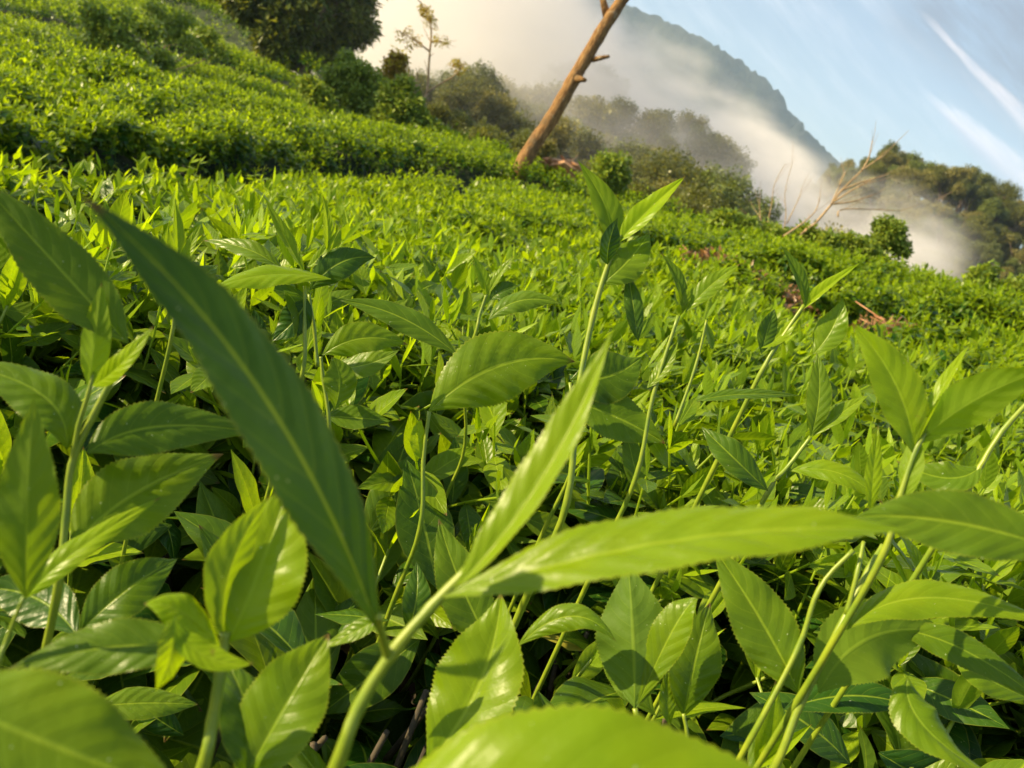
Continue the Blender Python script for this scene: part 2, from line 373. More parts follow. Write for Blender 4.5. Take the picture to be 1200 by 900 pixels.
# ------------------------------------------------------------------ leaves
def width_profile(v): return np.sin(np.pi*np.clip(v, 0, 1)**.88)**1.08
def leaf_grid(nv, nu, Wd, centre, side, normal, fold, wave, puff, serr, seed=0, curl=0.):
    """centre, side, normal: arrays over v. Returns verts, faces, uv"""
    vs = np.linspace(0, 1, nv+1); us = np.linspace(-1, 1, nu+1)
    rg = np.random.default_rng(seed); ph = rg.uniform(0, 6, 4)
    w = width_profile(vs)*Wd/2
    w = np.maximum(w, Wd*.016)*np.where(vs >= .999, .05, 1)
    V = []; UV = []
    for i, v in enumerate(vs):
        for u in us:
            ww = w[i]
            if serr and abs(u) > .99: ww *= 1+serr*((i % 2)-.5)
            x = u*ww; a = abs(u)
            z = a*ww*math.tan(fold)*(1-.35*a) - curl*ww*a*a
            z += wave*Wd*(a*math.sin(v*9+ph[0]+(0 if u > 0 else 2.2))+.45*a*a*math.sin(v*23+ph[1]+(0 if u > 0 else 1.3)))*math.sin(math.pi*v)
            if puff: z += puff*.85*Wd*math.sin(math.pi*min(a*1.1, 1))*(abs(math.sin(math.pi*(v*8.5-a**1.25*1.7)))-.5)*math.sin(math.pi*min(1, v*1.1))
            if a < .01: z -= .010*Wd
            V.append(centre[i]+side[i]*x+normal[i]*z); UV.append((u, v))
    n = nu+1
    F = [(i*n+j, i*n+j+1, (i+1)*n+j+1, (i+1)*n+j) for i in range(nv) for j in range(nu)]
    return np.array(V), F, UV
def std_leaf(L, Wd, bend, fold=.25, nv=8, nu=4, wave=.04, puff=0., serr=0, seed=0, curl=0.):
    """leaf at the origin growing along +Y, its upper face to +Z; bend = droop in radians over its length"""
    vs = np.linspace(0, 1, nv+1); th = -bend*(vs-.15); cen = np.zeros((nv+1, 3))
    for i in range(1, nv+1):
        a = (th[i]+th[i-1])/2; cen[i] = cen[i-1]+np.array([0, math.cos(a), math.sin(a)])*L/nv
    nor = np.column_stack([np.zeros(nv+1), -np.sin(th), np.cos(th)]); side = np.tile([1., 0, 0], (nv+1, 1))
    return leaf_grid(nv, nu, Wd, cen, side, nor, fold, wave, puff, serr, seed, curl)
def tube(pts, rads, sides=6, tip=True):
    P = [Vector(p) for p in pts]; V = []; F = []
    n = len(P); ref = Vector((0.3, 0.2, 1)).normalized()
    for i in range(n):
        T = (P[min(i+1, n-1)]-P[max(i-1, 0)]).normalized()
        A = T.cross(ref)
        if A.length < .05: A = T.cross(Vector((1, 0, 0)))
        A.normalize(); B = T.cross(A)
        for k in range(sides):
            a = 2*math.pi*k/sides; V.append(tuple(P[i]+(A*math.cos(a)+B*math.sin(a))*rads[i]))
    for i in range(n-1):
        for k in range(sides):
            k2 = (k+1) % sides; F.append((i*sides+k, i*sides+k2, (i+1)*sides+k2, (i+1)*sides+k))
    if tip: F.append(tuple(range(sides))[::-1]); F.append(tuple((n-1)*sides+k for k in range(sides)))
    return V, F
def smooth_path(pts, n=5):
    P = [Vector(p) for p in pts]
    if len(P) < 3: return P
    out = []
    for i in range(len(P)-1):
        a, b, c, d = P[max(i-1, 0)], P[i], P[i+1], P[min(i+2, len(P)-1)]
        for k in range(n):
            t = k/n; out.append(.5*((2*b)+(c-a)*t+(2*a-5*b+4*c-d)*t*t+(3*b-a-3*c+d)*t**3))
    return out+[P[-1]]

# ------------------------------------------------------------------ instanced foliage (stuff too many to count)
PROTO = bpy.data.collections.new('foliage_sources')
def proto_collection(name, meshes):
    col = bpy.data.collections.new(name)
    for i, me in enumerate(meshes):
        o = bpy.data.objects.new('%s_%02d' % (name, i), me); col.objects.link(o)
    return col
_gn = {}
def gn_group(col):
    if col.name in _gn: return _gn[col.name]
    g = bpy.data.node_groups.new('scatter_'+col.name, 'GeometryNodeTree')
    g.interface.new_socket('Geometry', in_out='INPUT', socket_type='NodeSocketGeometry')
    g.interface.new_socket('Geometry', in_out='OUTPUT', socket_type='NodeSocketGeometry')
    N = g.nodes.new; L = g.links.new
    gi, go = N('NodeGroupInput'), N('NodeGroupOutput')
    ip = N('GeometryNodeInstanceOnPoints'); ci = N('GeometryNodeCollectionInfo'); ci.inputs['Collection'].default_value = col
    ci.inputs['Separate Children'].default_value = True; ci.inputs['Reset Children'].default_value = True
    def att(nm, ty):
        a = N('GeometryNodeInputNamedAttribute'); a.data_type = ty; a.inputs['Name'].default_value = nm; return a.outputs['Attribute']
    L(gi.outputs[0], ip.inputs['Points']); L(ci.outputs[0], ip.inputs['Instance']); ip.inputs['Pick Instance'].default_value = True
    L(att('pick', 'INT'), ip.inputs['Instance Index'])
    er = N('FunctionNodeEulerToRotation'); L(att('rot', 'FLOAT_VECTOR'), er.inputs[0]); L(er.outputs[0], ip.inputs['Rotation'])
    L(att('scl', 'FLOAT'), ip.inputs['Scale']); L(ip.outputs[0], go.inputs[0])
    _gn[col.name] = g; return g
def scatter(name, P, R, Sc, pick, col, parent=None, kind='stuff', me=None):
    me = me or scatter_mesh(name, P, R, Sc, pick)
    o = link(name, me, parent)
    md = o.modifiers.new('scatter', 'NODES'); md.node_group = gn_group(col)
    if kind: o['kind'] = kind
    return o
def scatter_mesh(name, P, R, Sc, pick):
    me = bpy.data.meshes.new(name); me.vertices.add(len(P)); me.vertices.foreach_set('co', np.asarray(P, np.float32).ravel())
    a = me.attributes.new('rot', 'FLOAT_VECTOR', 'POINT'); a.data.foreach_set('vector', np.asarray(R, np.float32).ravel())
    a = me.attributes.new('scl', 'FLOAT', 'POINT'); a.data.foreach_set('value', np.asarray(Sc, np.float32))
    a = me.attributes.new('pick', 'INT', 'POINT'); a.data.foreach_set('value', np.asarray(pick, np.int32))
    me.update(); return me

def place(V, loc, euler):
    Mx = np.array(Euler(euler).to_matrix()); return V@Mx.T+np.array(loc)
def shoot_plan(rg, h=.13, n=6, lean=.15):
    """where the leaves of one tea shoot sit: list of (pos, euler, length, width, bend, tone) and the stem points"""
    la = rg.uniform(0, 6.28); pts = [np.array([math.cos(la)*lean*h*t*t, math.sin(la)*lean*h*t*t, h*t]) for t in np.linspace(0, 1, 6)]
    leaves = []; a0 = rg.uniform(0, 6.28)
    for i in range(n):
        t = .12+.86*(i/(n-1))**.9; k = i/(n-1)
        p = np.array([math.cos(la)*lean*h*t*t, math.sin(la)*lean*h*t*t, h*t])
        az_ = a0+i*2.4+rg.normal()*.25
        up = -.05+.80*k**2.0+rg.normal()*.30
        L = (.088-.042*k)*rg.uniform(.85, 1.12)
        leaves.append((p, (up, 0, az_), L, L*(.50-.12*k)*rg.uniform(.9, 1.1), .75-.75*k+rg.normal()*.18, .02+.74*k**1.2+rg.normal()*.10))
    leaves.append((pts[-1], (1.35+rg.normal()*.08, 0, rg.uniform(0, 6.28)), .042, .0065, .1, .97))
    return pts, leaves
def shoot_mesh(name, seed, nv, nu, mat, h=.13, n=6, sides=4, lean=.15, mature=0.):
    rg = np.random.default_rng(seed); pts, leaves = shoot_plan(rg, h, n, lean); mb = MB()
    v, fc = tube(pts, np.linspace(.0017, .0010, len(pts)), sides, tip=False); mb.add(v, fc, .85)
    for p, e, L, Wd, bend, tone in leaves:
        v, fc, uv = std_leaf(L, Wd, bend, rg.uniform(.15, .5), nv, nu, .05, 0, 0, int(rg.integers(1e6)), rg.uniform(0, .25))
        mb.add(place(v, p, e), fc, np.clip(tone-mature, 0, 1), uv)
    return mb.mesh(name, mat)
# prototypes
col_mid = proto_collection('mid_shoot', [shoot_mesh('mid_shoot', 100+i, 5, 2, M['far'], rng_h, 6) for i, rng_h in enumerate((.11, .13, .15, .12, .14, .10))])
col_near = proto_collection('near_shoot', [shoot_mesh('near_shoot', 150+i, 8, 4, M['leaf'], rng_h, 7, 5, mature=.08) for i, rng_h in enumerate((.11, .13, .15, .12, .14, .10))])
col_low = proto_collection('far_shoot', [shoot_mesh('far_shoot', 200+i, 2, 2, M['far'], .13, 5, 3) for i in range(4)])
def mature_leaf(i):
    rg = np.random.default_rng(300+i); L = rg.uniform(.075, .105); mb = MB()
    v, fc, uv = std_leaf(L, L*rg.uniform(.36, .46), rg.uniform(.1, .9), rg.uniform(.1, .4), 10, 6, .05, .018, 0, i, rg.uniform(0, .35))
    mb.add(v, fc, rg.uniform(.0, .30), uv); return mb.mesh('mature_leaf', M['leaf'])
MATURE = [mature_leaf(i) for i in range(8)]
mb = MB(); v, fc, uv = std_leaf(.06, .02, .3, .3, 8, 4, .08, .01, 0, 5, .3); mb.add(v, fc, .9, uv)
MATURE.append(mb.mesh('mature_leaf', M['gold']))
mb = MB(); v, fc, uv = std_leaf(.075, .028, .9, .6, 8, 4, .12, .01, 0, 6, .5); mb.add(v, fc, .3, uv)
MATURE.append(mb.mesh('mature_leaf', M['dry']))
col_mat = proto_collection('mature_leaf', MATURE)

def tree_clump(name, mat, n, R, L, Wd, seed, drop=0.):
    rg = np.random.default_rng(seed); mb = MB()
    for i in range(n):
        d = rg.normal(size=3); d /= np.linalg.norm(d); p = d*R*rg.uniform(.3, 1)**.6
        l = L*rg.uniform(.7, 1.2); w2 = Wd*rg.uniform(.8, 1.2)/2
        v = np.array([(0, 0, 0), (w2, l*.5, -l*.05), (0, l, -l*.12), (-w2, l*.5, -l*.05)])
        e = (rg.uniform(-1.0, .9)-drop, rg.uniform(-.5, .5), math.atan2(d[1], d[0])-math.pi/2+rg.normal()*.6)
        mb.add(place(v, p, e), [(0, 1, 2, 3)], np.clip(rg.normal()*.22+.45, 0, 1))
    return mb.mesh(name, mat, smooth=False)
col_tree = proto_collection('tree_clump', [tree_clump('tree_clump', M['tree'], 34, .55, .26, .15, 400+i) for i in range(4)])
TREE_COLS = [col_tree]
for nm_, yg, mt in (('gold_tree', (.30, .27, .075), (.13, .13, .04)), ('deep_tree', (.19, .21, .05), (.07, .095, .03)), ('fresh_tree', (.21, .25, .05), (.08, .115, .028))):
    M[nm_] = leaf_material(nm_+'_leaf', yg, mt, (.11, .13, .04), trans=.22, detail=False)
    TREE_COLS.append(proto_collection(nm_+'_clump', [tree_clump(nm_+'_clump', M[nm_], 34, .55, .26, .15, 420+i) for i in range(4)]))
col_dark = proto_collection('dark_clump', [tree_clump('dark_clump', M['darktree'], 30, .26, .25, .075, 500+i, .5) for i in range(4)])
col_weed = proto_collection('weed_clump', [tree_clump('weed_clump', M['weed'], 26, .11, .085, .045, 600+i, .1) for i in range(4)])
col_gold = proto_collection('gold_clump', [tree_clump('gold_clump', M['gold'], 18, .10, .09, .05, 700+i, .1) for i in range(2)])
col_dry = proto_collection('dry_clump', [tree_clump('dry_clump', M['dry'], 16, .06, .075, .022, 800+i, .0) for i in range(3)])

# ------------------------------------------------------------------ tea rows
def rand_xy(n, x0, x1, y0, y1): return RNG.uniform(x0, x1, n), RNG.uniform(y0, y1, n)
def in_view(x, y, z, m=60):
    P = np.column_stack([x, y, z]); zz = P@f_; u = 600+FPX*(P@r_)/np.maximum(zz, 1e-3); v = 450-FPX*(P@u_)/np.maximum(zz, 1e-3)
    return (zz > .05) & (u > -m) & (u < 1200+m) & (v > -m) & (v < 900+m)
def side_of(x, y, i): return seg_dist(x, y, GAPS[i][0])[1]
def row_of(x, y):
    """0 = my own bush, 1 = second row, 2 = third row, 3 = fourth, 4 = beyond, up the slope"""
    s3, s4, s5 = side_of(x, y, 0), side_of(x, y, 1), side_of(x, y, 2)
    row = np.where(s3 < 0, 1, np.where(s4 < 0, 2, np.where(s5 < 0, 3, 4)))
    rx = x-.45*(y-2.2)
    return np.where((row == 1) & ((y < 1.55+.0*x) | (rx > 0) & (y < 2.6)), 0, row)
ROWS = [('tea_bush', 'leafy tea bush under the lens, filling the lower half behind the foreground shoots', 'tea bush'),
        ('tea_hedge', 'bright second tea row, between the foreground bush and the long dark-sided row', 'tea row'),
        ('tea_hedge', 'broad sunlit tea row whose dark side hangs over the second row', 'tea row'),
        ('tea_hedge', 'shaded narrow tea row curving below the slope, behind the broad sunlit row', 'tea row'),
        ('tea_hedge', 'farthest tea terraces climbing the slope under the big dark tree', 'tea row')]
row_things = []
cent = [(0, .8), (0, 5), (-3.5, 9), (-9, 18), (-12, 28)]
for (nm, lb, ct_), c in zip(ROWS, cent):
    z = float(ground(*c)[0]); e = empty(nm, (c[0], c[1], z), lb, ct_)
    if nm == 'tea_hedge': e['group'] = 'terraced tea rows'
    row_things.append(e)
bpy.context.view_layer.update()
def pts_rel(P, parent): return np.asarray(P)-np.array(parent.location)
def field_points(n, rmin, rmax, azmin=-44, azmax=46, power=1.0):
    a = np.radians(RNG.uniform(azmin, azmax, n)); r = (RNG.uniform(rmin**power, rmax**power, n))**(1/power)
    x, y = np.sin(a)*r, np.cos(a)*r
    k = edge_out(x, y) < .15
    return x[k], y[k]
def euler_up(n, tilt): return np.column_stack([RNG.normal(0, tilt, n), RNG.normal(0, tilt, n), RNG.uniform(0, 6.28, n)])
# (a) instanced shoots, all rows
mass = {i: [] for i in range(5)}
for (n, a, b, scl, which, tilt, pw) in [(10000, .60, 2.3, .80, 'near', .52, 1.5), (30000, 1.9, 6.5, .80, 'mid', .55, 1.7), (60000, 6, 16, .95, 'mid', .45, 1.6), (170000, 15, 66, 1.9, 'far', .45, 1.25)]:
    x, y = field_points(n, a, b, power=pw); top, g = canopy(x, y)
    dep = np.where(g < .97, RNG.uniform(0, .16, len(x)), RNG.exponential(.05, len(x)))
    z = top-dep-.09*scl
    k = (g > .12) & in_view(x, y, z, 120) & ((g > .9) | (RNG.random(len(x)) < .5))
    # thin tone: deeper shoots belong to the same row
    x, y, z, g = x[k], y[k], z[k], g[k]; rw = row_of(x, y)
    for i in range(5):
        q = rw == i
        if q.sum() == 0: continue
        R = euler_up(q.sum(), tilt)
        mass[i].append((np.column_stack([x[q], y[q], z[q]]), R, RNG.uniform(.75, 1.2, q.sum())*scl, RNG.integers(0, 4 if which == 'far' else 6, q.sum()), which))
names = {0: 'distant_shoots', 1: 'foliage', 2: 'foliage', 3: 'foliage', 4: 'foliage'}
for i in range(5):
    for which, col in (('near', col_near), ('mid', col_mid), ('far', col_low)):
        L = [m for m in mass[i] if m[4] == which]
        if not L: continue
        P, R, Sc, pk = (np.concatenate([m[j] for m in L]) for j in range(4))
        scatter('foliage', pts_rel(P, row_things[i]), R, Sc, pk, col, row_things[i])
# (b) dark twiggy inside of each row
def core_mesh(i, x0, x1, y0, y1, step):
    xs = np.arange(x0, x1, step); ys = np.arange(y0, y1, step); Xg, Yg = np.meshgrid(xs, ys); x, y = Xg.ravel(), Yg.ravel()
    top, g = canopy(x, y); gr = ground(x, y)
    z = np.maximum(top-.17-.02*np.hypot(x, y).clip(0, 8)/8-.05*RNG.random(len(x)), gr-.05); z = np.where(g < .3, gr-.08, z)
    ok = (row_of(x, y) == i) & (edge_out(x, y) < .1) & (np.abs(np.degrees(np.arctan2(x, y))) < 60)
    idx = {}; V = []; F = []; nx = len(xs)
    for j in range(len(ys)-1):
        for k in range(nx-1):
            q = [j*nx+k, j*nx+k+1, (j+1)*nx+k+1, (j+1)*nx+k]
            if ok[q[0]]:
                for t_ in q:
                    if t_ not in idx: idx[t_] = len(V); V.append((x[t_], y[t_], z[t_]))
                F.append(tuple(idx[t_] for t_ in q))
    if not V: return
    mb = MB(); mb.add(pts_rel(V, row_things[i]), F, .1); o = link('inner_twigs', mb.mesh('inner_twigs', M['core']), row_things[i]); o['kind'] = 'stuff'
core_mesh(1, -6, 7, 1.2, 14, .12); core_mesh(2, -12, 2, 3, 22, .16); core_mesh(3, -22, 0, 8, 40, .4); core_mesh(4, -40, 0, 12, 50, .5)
# (c) mature leaves and twigs inside the near rows
def mature_layer(n, rmin, rmax, d0, d1, parent_i, power=1.5, azr=(-50, 55)):
    x, y = field_points(n, rmin, rmax, azr[0], azr[1], power); top, g = canopy(x, y)
    z = top-RNG.uniform(d0, d1, len(x)); rw = row_of(x, y); gr = ground(x, y)
    k = (g > .15) & (rw == parent_i) & (z > gr+.02); x, y, z = x[k], y[k], z[k]
    n = len(x); R = np.column_stack([RNG.normal(.15, .5, n), RNG.normal(0, .45, n), RNG.uniform(0, 6.28, n)])
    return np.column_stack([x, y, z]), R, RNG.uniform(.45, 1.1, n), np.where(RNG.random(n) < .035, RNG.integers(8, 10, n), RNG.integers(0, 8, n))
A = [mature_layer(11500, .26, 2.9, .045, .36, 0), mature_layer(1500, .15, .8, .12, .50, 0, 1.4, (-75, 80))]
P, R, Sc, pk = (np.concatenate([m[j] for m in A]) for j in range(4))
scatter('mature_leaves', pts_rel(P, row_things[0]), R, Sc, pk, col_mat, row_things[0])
P, R, Sc, pk = mature_layer(9000, 1.1, 5, .05, .35, 1)
scatter('mature_leaves', pts_rel(P, row_things[1]), R, Sc, pk, col_mat, row_things[1])
def twigs(parent_i, n, rmin, rmax, azr):
    mb = MB(); x, y = field_points(n, rmin, rmax, *azr); top, g = canopy(x, y); gr = ground(x, y)
    for i in range(len(x)):
        if g[i] < .3: continue
        a = RNG.uniform(0, 6.28); l = RNG.uniform(.05, .2)
        p0 = (x[i], y[i], gr[i]); p1 = (x[i]+math.cos(a)*l*.5, y[i]+math.sin(a)*l*.5, gr[i]+(top[i]-gr[i])*.5); p2 = (x[i]+math.cos(a)*l, y[i]+math.sin(a)*l, top[i]-.10)
        v, fc = tube(smooth_path([p0, p1, p2], 4), np.linspace(.006, .0018, 9), 5); mb.add(pts_rel(v, row_things[parent_i]), fc, .2)
    o = link('branches', mb.mesh('branches', M['woodystem']), row_things[parent_i]); o['kind'] = 'stuff'
twigs(0, 380, .2, 2.2, (-60, 65)); twigs(1, 300, 1.2, 4, (-45, 45))

# (d) countable shoots near the lens: stem > leaves, all parts of their bush
rg = np.random.default_rng(5)
LEAFLIB = {}
def lib_leaf(k, big, bend, nv, nu):
    key = (k, big, bend, nv)
    if key not in LEAFLIB:
        g_ = np.random.default_rng(hash((k*7+big*31+bend*101)) % 100000)
        L = 1.0; Wd = (.45, .40, .31)[big]*g_.uniform(.92, 1.1)
        v, fc, uv = std_leaf(L, Wd, (.15, .55, 1.05)[bend]+g_.normal()*.1, g_.uniform(.15, .5), nv, nu, .05, .016, 0, k, g_.uniform(0, .3))
        mb = MB(); mb.add(v, fc, (.08, .38, .80)[big]+g_.normal()*.05, uv); LEAFLIB[key] = mb.mesh('tea_leaf', M['leaf'])
    return LEAFLIB[key]
BUD = None
def make_bud():
    mb = MB(); v, fc, uv = std_leaf(1., .16, .1, .9, 8, 4, 0, 0, 0, 1); mb.add(v, fc, .95, uv); return mb.mesh('tea_bud', M['leaf'])
BUD = make_bud()
STEMS = []
for i in range(8):
    g_ = np.random.default_rng(900+i); mb = MB(); la = g_.uniform(0, 6.28); ln = g_.uniform(.05, .3)
    pts = [np.array([math.cos(la)*ln*t*t, math.sin(la)*ln*t*t, t]) for t in np.linspace(-.9, 1, 9)]
    v, fc = tube(pts, np.linspace(.020, .0095, 9), 6); mb.add(v, fc, .8); STEMS.append((mb.mesh('shoot_stem', M['stem']), la, ln))
def countable_shoot(parent, x, y, ztop, h, tilt, hi):
    k = int(rg.integers(8)); me, la, ln = STEMS[k]
    stem = link('shoot', me, parent)
    base = Vector((x, y, ztop-h))-parent.location
    stem.location = base; stem.rotation_euler = (rg.normal()*tilt, rg.normal()*tilt, rg.uniform(0, 6.28)); stem.scale = (h,)*3
    n = int(rg.integers(7, 11)); a0 = rg.uniform(0, 6.28)
    nv, nu = (14, 8) if hi == 2 else (9, 6) if hi == 1 else (5, 4)
    for j in range(n):
        kk = j/(n-1); t = -.5+1.46*kk
        p = (math.cos(la)*ln*t*abs(t), math.sin(la)*ln*t*abs(t), t)
        L = (.094-.045*kk)*rg.uniform(.85, 1.12); big = 0 if kk < .4 else 1 if kk < .8 else 2
        bend = int(rg.integers(1, 3)) if kk < .5 else int(rg.integers(0, 2))
        lf = link('leaf', lib_leaf(int(rg.integers(3)), big, bend, nv, nu), stem)
        lf.location = p; lf.rotation_euler = (.08+.98*kk**1.8+rg.normal()*.25, rg.normal()*.15, a0+j*2.4+rg.normal()*.3); lf.scale = (L/h,)*3
    b = link('bud', BUD, stem); b.location = (math.cos(la)*ln, math.sin(la)*ln, .98); b.rotation_euler = (1.35, 0, rg.uniform(0, 6.28)); b.scale = (.042/h,)*3
def spread(n, rmin, rmax, azr, row, mind, power=1.4):
    out = []; tries = 0
    while len(out) < n and tries < n*60:
        tries += 1
        a = rad(rg.uniform(*azr)); r = rg.uniform(rmin**power, rmax**power)**(1/power); x, y = math.sin(a)*r, math.cos(a)*r
        md = mind*(.6+.5*r/rmax)
        if any((x-q[0])**2+(y-q[1])**2 < md*md for q in out): continue
        X_, Y_ = np.array([x]), np.array([y])
        if row_of(X_, Y_)[0] != row: continue
        top, g = canopy(X_, Y_)
        if g[0] < .6: continue
        out.append((x, y, float(top[0]), r))
    return out
for x, y, zt, r in spread(290, .43, 2.7, (-34, 40), 0, .075):
    countable_shoot(row_things[0], x, y, zt+rg.normal()*.012-.012-(.03 if r < .6 else 0), rg.uniform(.09, .14), .2, 2 if r < .8 else 1 if r < 1.6 else 0)
for x, y, zt, r in spread(290, 1.4, 3.6, (-38, 30), 1, .10):
    countable_shoot(row_things[1], x, y, zt+rg.normal()*.015, rg.uniform(.09, .14), .25, 0)


# ------------------------------------------------------------------ the shoots one can name, nearest the lens
def hero_leaf(parent, pts, wpx, phi=0., tone=.5, under=False, fold=.3, twist=0., curl=.1, label=None, puff=.022, name='leaf', wave=.06, fat=1., raw=False):
    """pts: base, middle and tip of the midrib as (u, v, depth); wpx: apparent width; phi: turn about the midrib, degrees"""
    b, m, t = (at(*p) for p in pts); cpt = 2*m-.5*(b+t); nv, nu = 72, 12
    wpx *= .88; tone *= .96
    if not raw:
        T_ = np.array((t-b).normalized()); s_ = np.cross(T_, -np.array(m.normalized())); phi = abs(phi)*(1 if (-s_[2] > 0) != under else -1)
    vs = np.linspace(0, 1, nv+1); cen = np.array([(1-v)**2*b+2*v*(1-v)*cpt+v*v*t for v in vs])
    tan = np.gradient(cen, axis=0); tan /= np.linalg.norm(tan, axis=1)[:, None]
    view = -np.array(m.normalized()); side, nor = [], []
    for i, v in enumerate(vs):
        s = np.cross(tan[i], view); s /= np.linalg.norm(s); n = np.cross(s, tan[i])
        a = rad(phi+twist*(v-.5)); s2 = s*math.cos(a)+n*math.sin(a); n2 = n*math.cos(a)-s*math.sin(a)
        if under: s2, n2 = -s2, -n2
        side.append(s2); nor.append(n2)
    Wd = wpx/FPX*pts[1][2]/max(.35, math.cos(rad(phi)))*1.04
    # the face that looks at the lens is the upper one unless under
    v, fc, uv = leaf_grid(nv, nu, Wd*fat, cen, np.array(side), np.array(nor), fold, wave, puff, .055, int(abs(pts[0][0]*7+pts[2][1]*3)) % 9999, curl)
    mb = MB(); mb.add(v-np.array(parent.location), fc, tone, uv)
    o = link(name, mb.mesh(name, M['leaf']), parent)
    if label: o['label'] = label
    return o
def hero_stem(parent, pts, px, root=True, name='stem', p0=None):
    P = [at(*p) for p in pts]
    nP = len(P)
    if root: P = [P[0]+Vector((0, .02, -.22)), P[0]+Vector((0, .004, -.06))]+P
    P = smooth_path(P, 5); d = pts[0][2]; r0_ = px*.74/FPX*d/2
    rr = np.linspace(r0_*1.1, r0_*.72, len(P)); rr = rr*(1+.16*np.exp(-((np.arange(len(P)) % 5)-0.)**2/.8))*(1+RNG.normal(size=len(P))*.02); v, fc = tube(P, rr, 10)
    mb = MB(); mb.add(np.array(v)-np.array(parent.location), fc, .9); return link(name, mb.mesh(name, M['stem']), parent)
HN = [0]
def shoot(uvd, label, cat='tea shoot'):
    p = at(*uvd)+Vector((0, .02, -.22)); HN[0] += 1
    return empty('tea_shoot', p, label, cat, 'tea shoots standing up near the lens')
Lf, St = hero_leaf, hero_stem

# central foreground shoot: long dark leaf, bright bud, sunlit leaf to the right
s = shoot((395, 905, .165), 'largest blurred shoot in front, one dark leaf left, bright bud and pale leaf right')
St(s, [(392, 905, .165), (420, 830, .165), (460, 765, .166), (505, 712, .168), (548, 668, .170)], 23)
St(s, [(455, 770, .166), (448, 745, .160), (444, 722, .155)], 14, False, 'petiole')
Lf(s, [(446, 745, .158), (312, 468, .142), (94, 228, .128)], 108, -34, .02, raw=True, fold=.20, curl=.05, puff=.012, label='long dark leaf reaching up to the left')
Lf(s, [(532, 690, .168), (638, 556, .172), (718, 386, .180)], 44, 40, .95, fold=.7, puff=.004, name='bud', fat=1.15)
Lf(s, [(520, 700, .166), (800, 632, .155), (1066, 622, .150)], 80, -46, .84, fold=.30, twist=12, puff=.11, label='bright leaf reaching right with glossy lower edge')
# large leaf over the bottom edge
s = shoot((395, 960, .14), 'shoot whose huge bright leaf arches over the bottom edge, centre')
Lf(s, [(395, 985, .135), (690, 922, .128), (1010, 985, .128)], 205, 12, .82, fold=.15, curl=.25, puff=.02)
St(s, [(330, 1040, .14), (395, 985, .135)], 16)
s = shoot((-60, 900, .14), 'shoot with broad blurred leaf filling the bottom left corner')
Lf(s, [(-110, 800, .135), (50, 868, .135), (225, 935, .14)], 165, -10, .62, fold=.12, curl=.25, puff=.02)
St(s, [(-160, 900, .14), (-110, 800, .135)], 14)
# left-hand shoot
s = shoot((65, 690, .25), 'tall shoot at left edge with thick yellow stem and two quilted leaves')
St(s, [(66, 700, .25), (77, 610, .25), (84, 545, .25), (108, 490, .25), (140, 430, .25), (165, 395, .25)], 13)
St(s, [(84, 545, .25), (92, 500, .248), (104, 460, .247), (110, 435, .247)], 8, False, 'side_stem')
Lf(s, [(104, 455, .247), (112, 395, .245), (119, 330, .245)], 36, 20, .88, under=True, fold=.35)
Lf(s, [(108, 452, .246), (140, 428, .24), (180, 382, .24)], 26, 30, .85, fold=.3)
Lf(s, [(150, 402, .25), (70, 315, .245), (-30, 205, .24)], 82, 18, .08, fold=.3, puff=.014, label='long dark leaf running off the left edge')
Lf(s, [(78, 527, .25), (48, 462, .25), (-60, 425, .25)], 66, 25, .45, fold=.3, curl=.3)
Lf(s, [(102, 532, .25), (185, 500, .262), (305, 508, .28)], 68, 15, .36, fold=.22, puff=.035, curl=.2)
Lf(s, [(85, 640, .25), (160, 578, .265), (262, 532, .29)], 98, 10, .30, fold=.2, puff=.035, curl=.2)
Lf(s, [(32, 700, .235), (90, 645, .24), (190, 582, .26)], 34, 35, .85, fold=.4, curl=.3)
s = shoot((5, 775, .19), 'yellow-green pointed leaf standing at the left edge, seen from below')
St(s, [(-6, 800, .19), (8, 750, .19), (28, 700, .19)], 9)
Lf(s, [(30, 702, .19), (32, 590, .185), (40, 466, .185)], 74, 12, .60, under=True, fold=.25, puff=.01)
# lower left shoot with a twisted yellow leaf
s = shoot((240, 905, .2), 'lower left shoot topped by a twisted yellow leaf and broad upright leaf')
St(s, [(235, 910, .2), (248, 850, .2), (258, 790, .2), (264, 740, .2)], 22)
Lf(s, [(268, 752, .2), (305, 665, .205), (338, 566, .215)], 122, 15, .62, fold=.35, puff=.012)
Lf(s, [(262, 745, .2), (272, 660, .2), (318, 580, .21)], 50, 40, .45, fold=.4, under=True)
Lf(s, [(246, 762, .198), (130, 758, .195), (8, 785, .19)], 66, -20, .30, fold=.2, puff=.03)
Lf(s, [(258, 758, .195), (212, 716, .19), (168, 708, .188)], 44, 30, .95, fold=.35, curl=.4, name='young_leaf')
Lf(s, [(205, 722, .186), (200, 768, .182), (182, 810, .18)], 38, 35, .9, fold=.3, twist=40, name='young_leaf')
Lf(s, [(195, 726, .186), (240, 768, .184), (298, 777, .185)], 34, 20, .85, fold=.3, name='young_leaf')
s = shoot((300, 905, .22), 'broad leaf pair rising from the bottom edge left of the foreground stem')
St(s, [(280, 960, .21), (285, 905, .21)], 14)
Lf(s, [(280, 925, .21), (335, 825, .215), (386, 742, .225)], 104, 15, .45, fold=.3, puff=.01)
Lf(s, [(285, 915, .21), (290, 840, .215), (262, 770, .225)], 70, 25, .35, fold=.3)
s = shoot((95, 760, .27), 'half-shaded leaf just above the long horizontal leaf, lower left')
St(s, [(70, 800, .27), (92, 740, .27)], 6)
Lf(s, [(92, 742, .27), (150, 690, .275), (208, 655, .29)], 66, 15, .35, fold=.3, puff=.02)
Lf(s, [(90, 745, .27), (40, 700, .28), (-30, 690, .28)], 66, 10, .2, fold=.2, puff=.03)
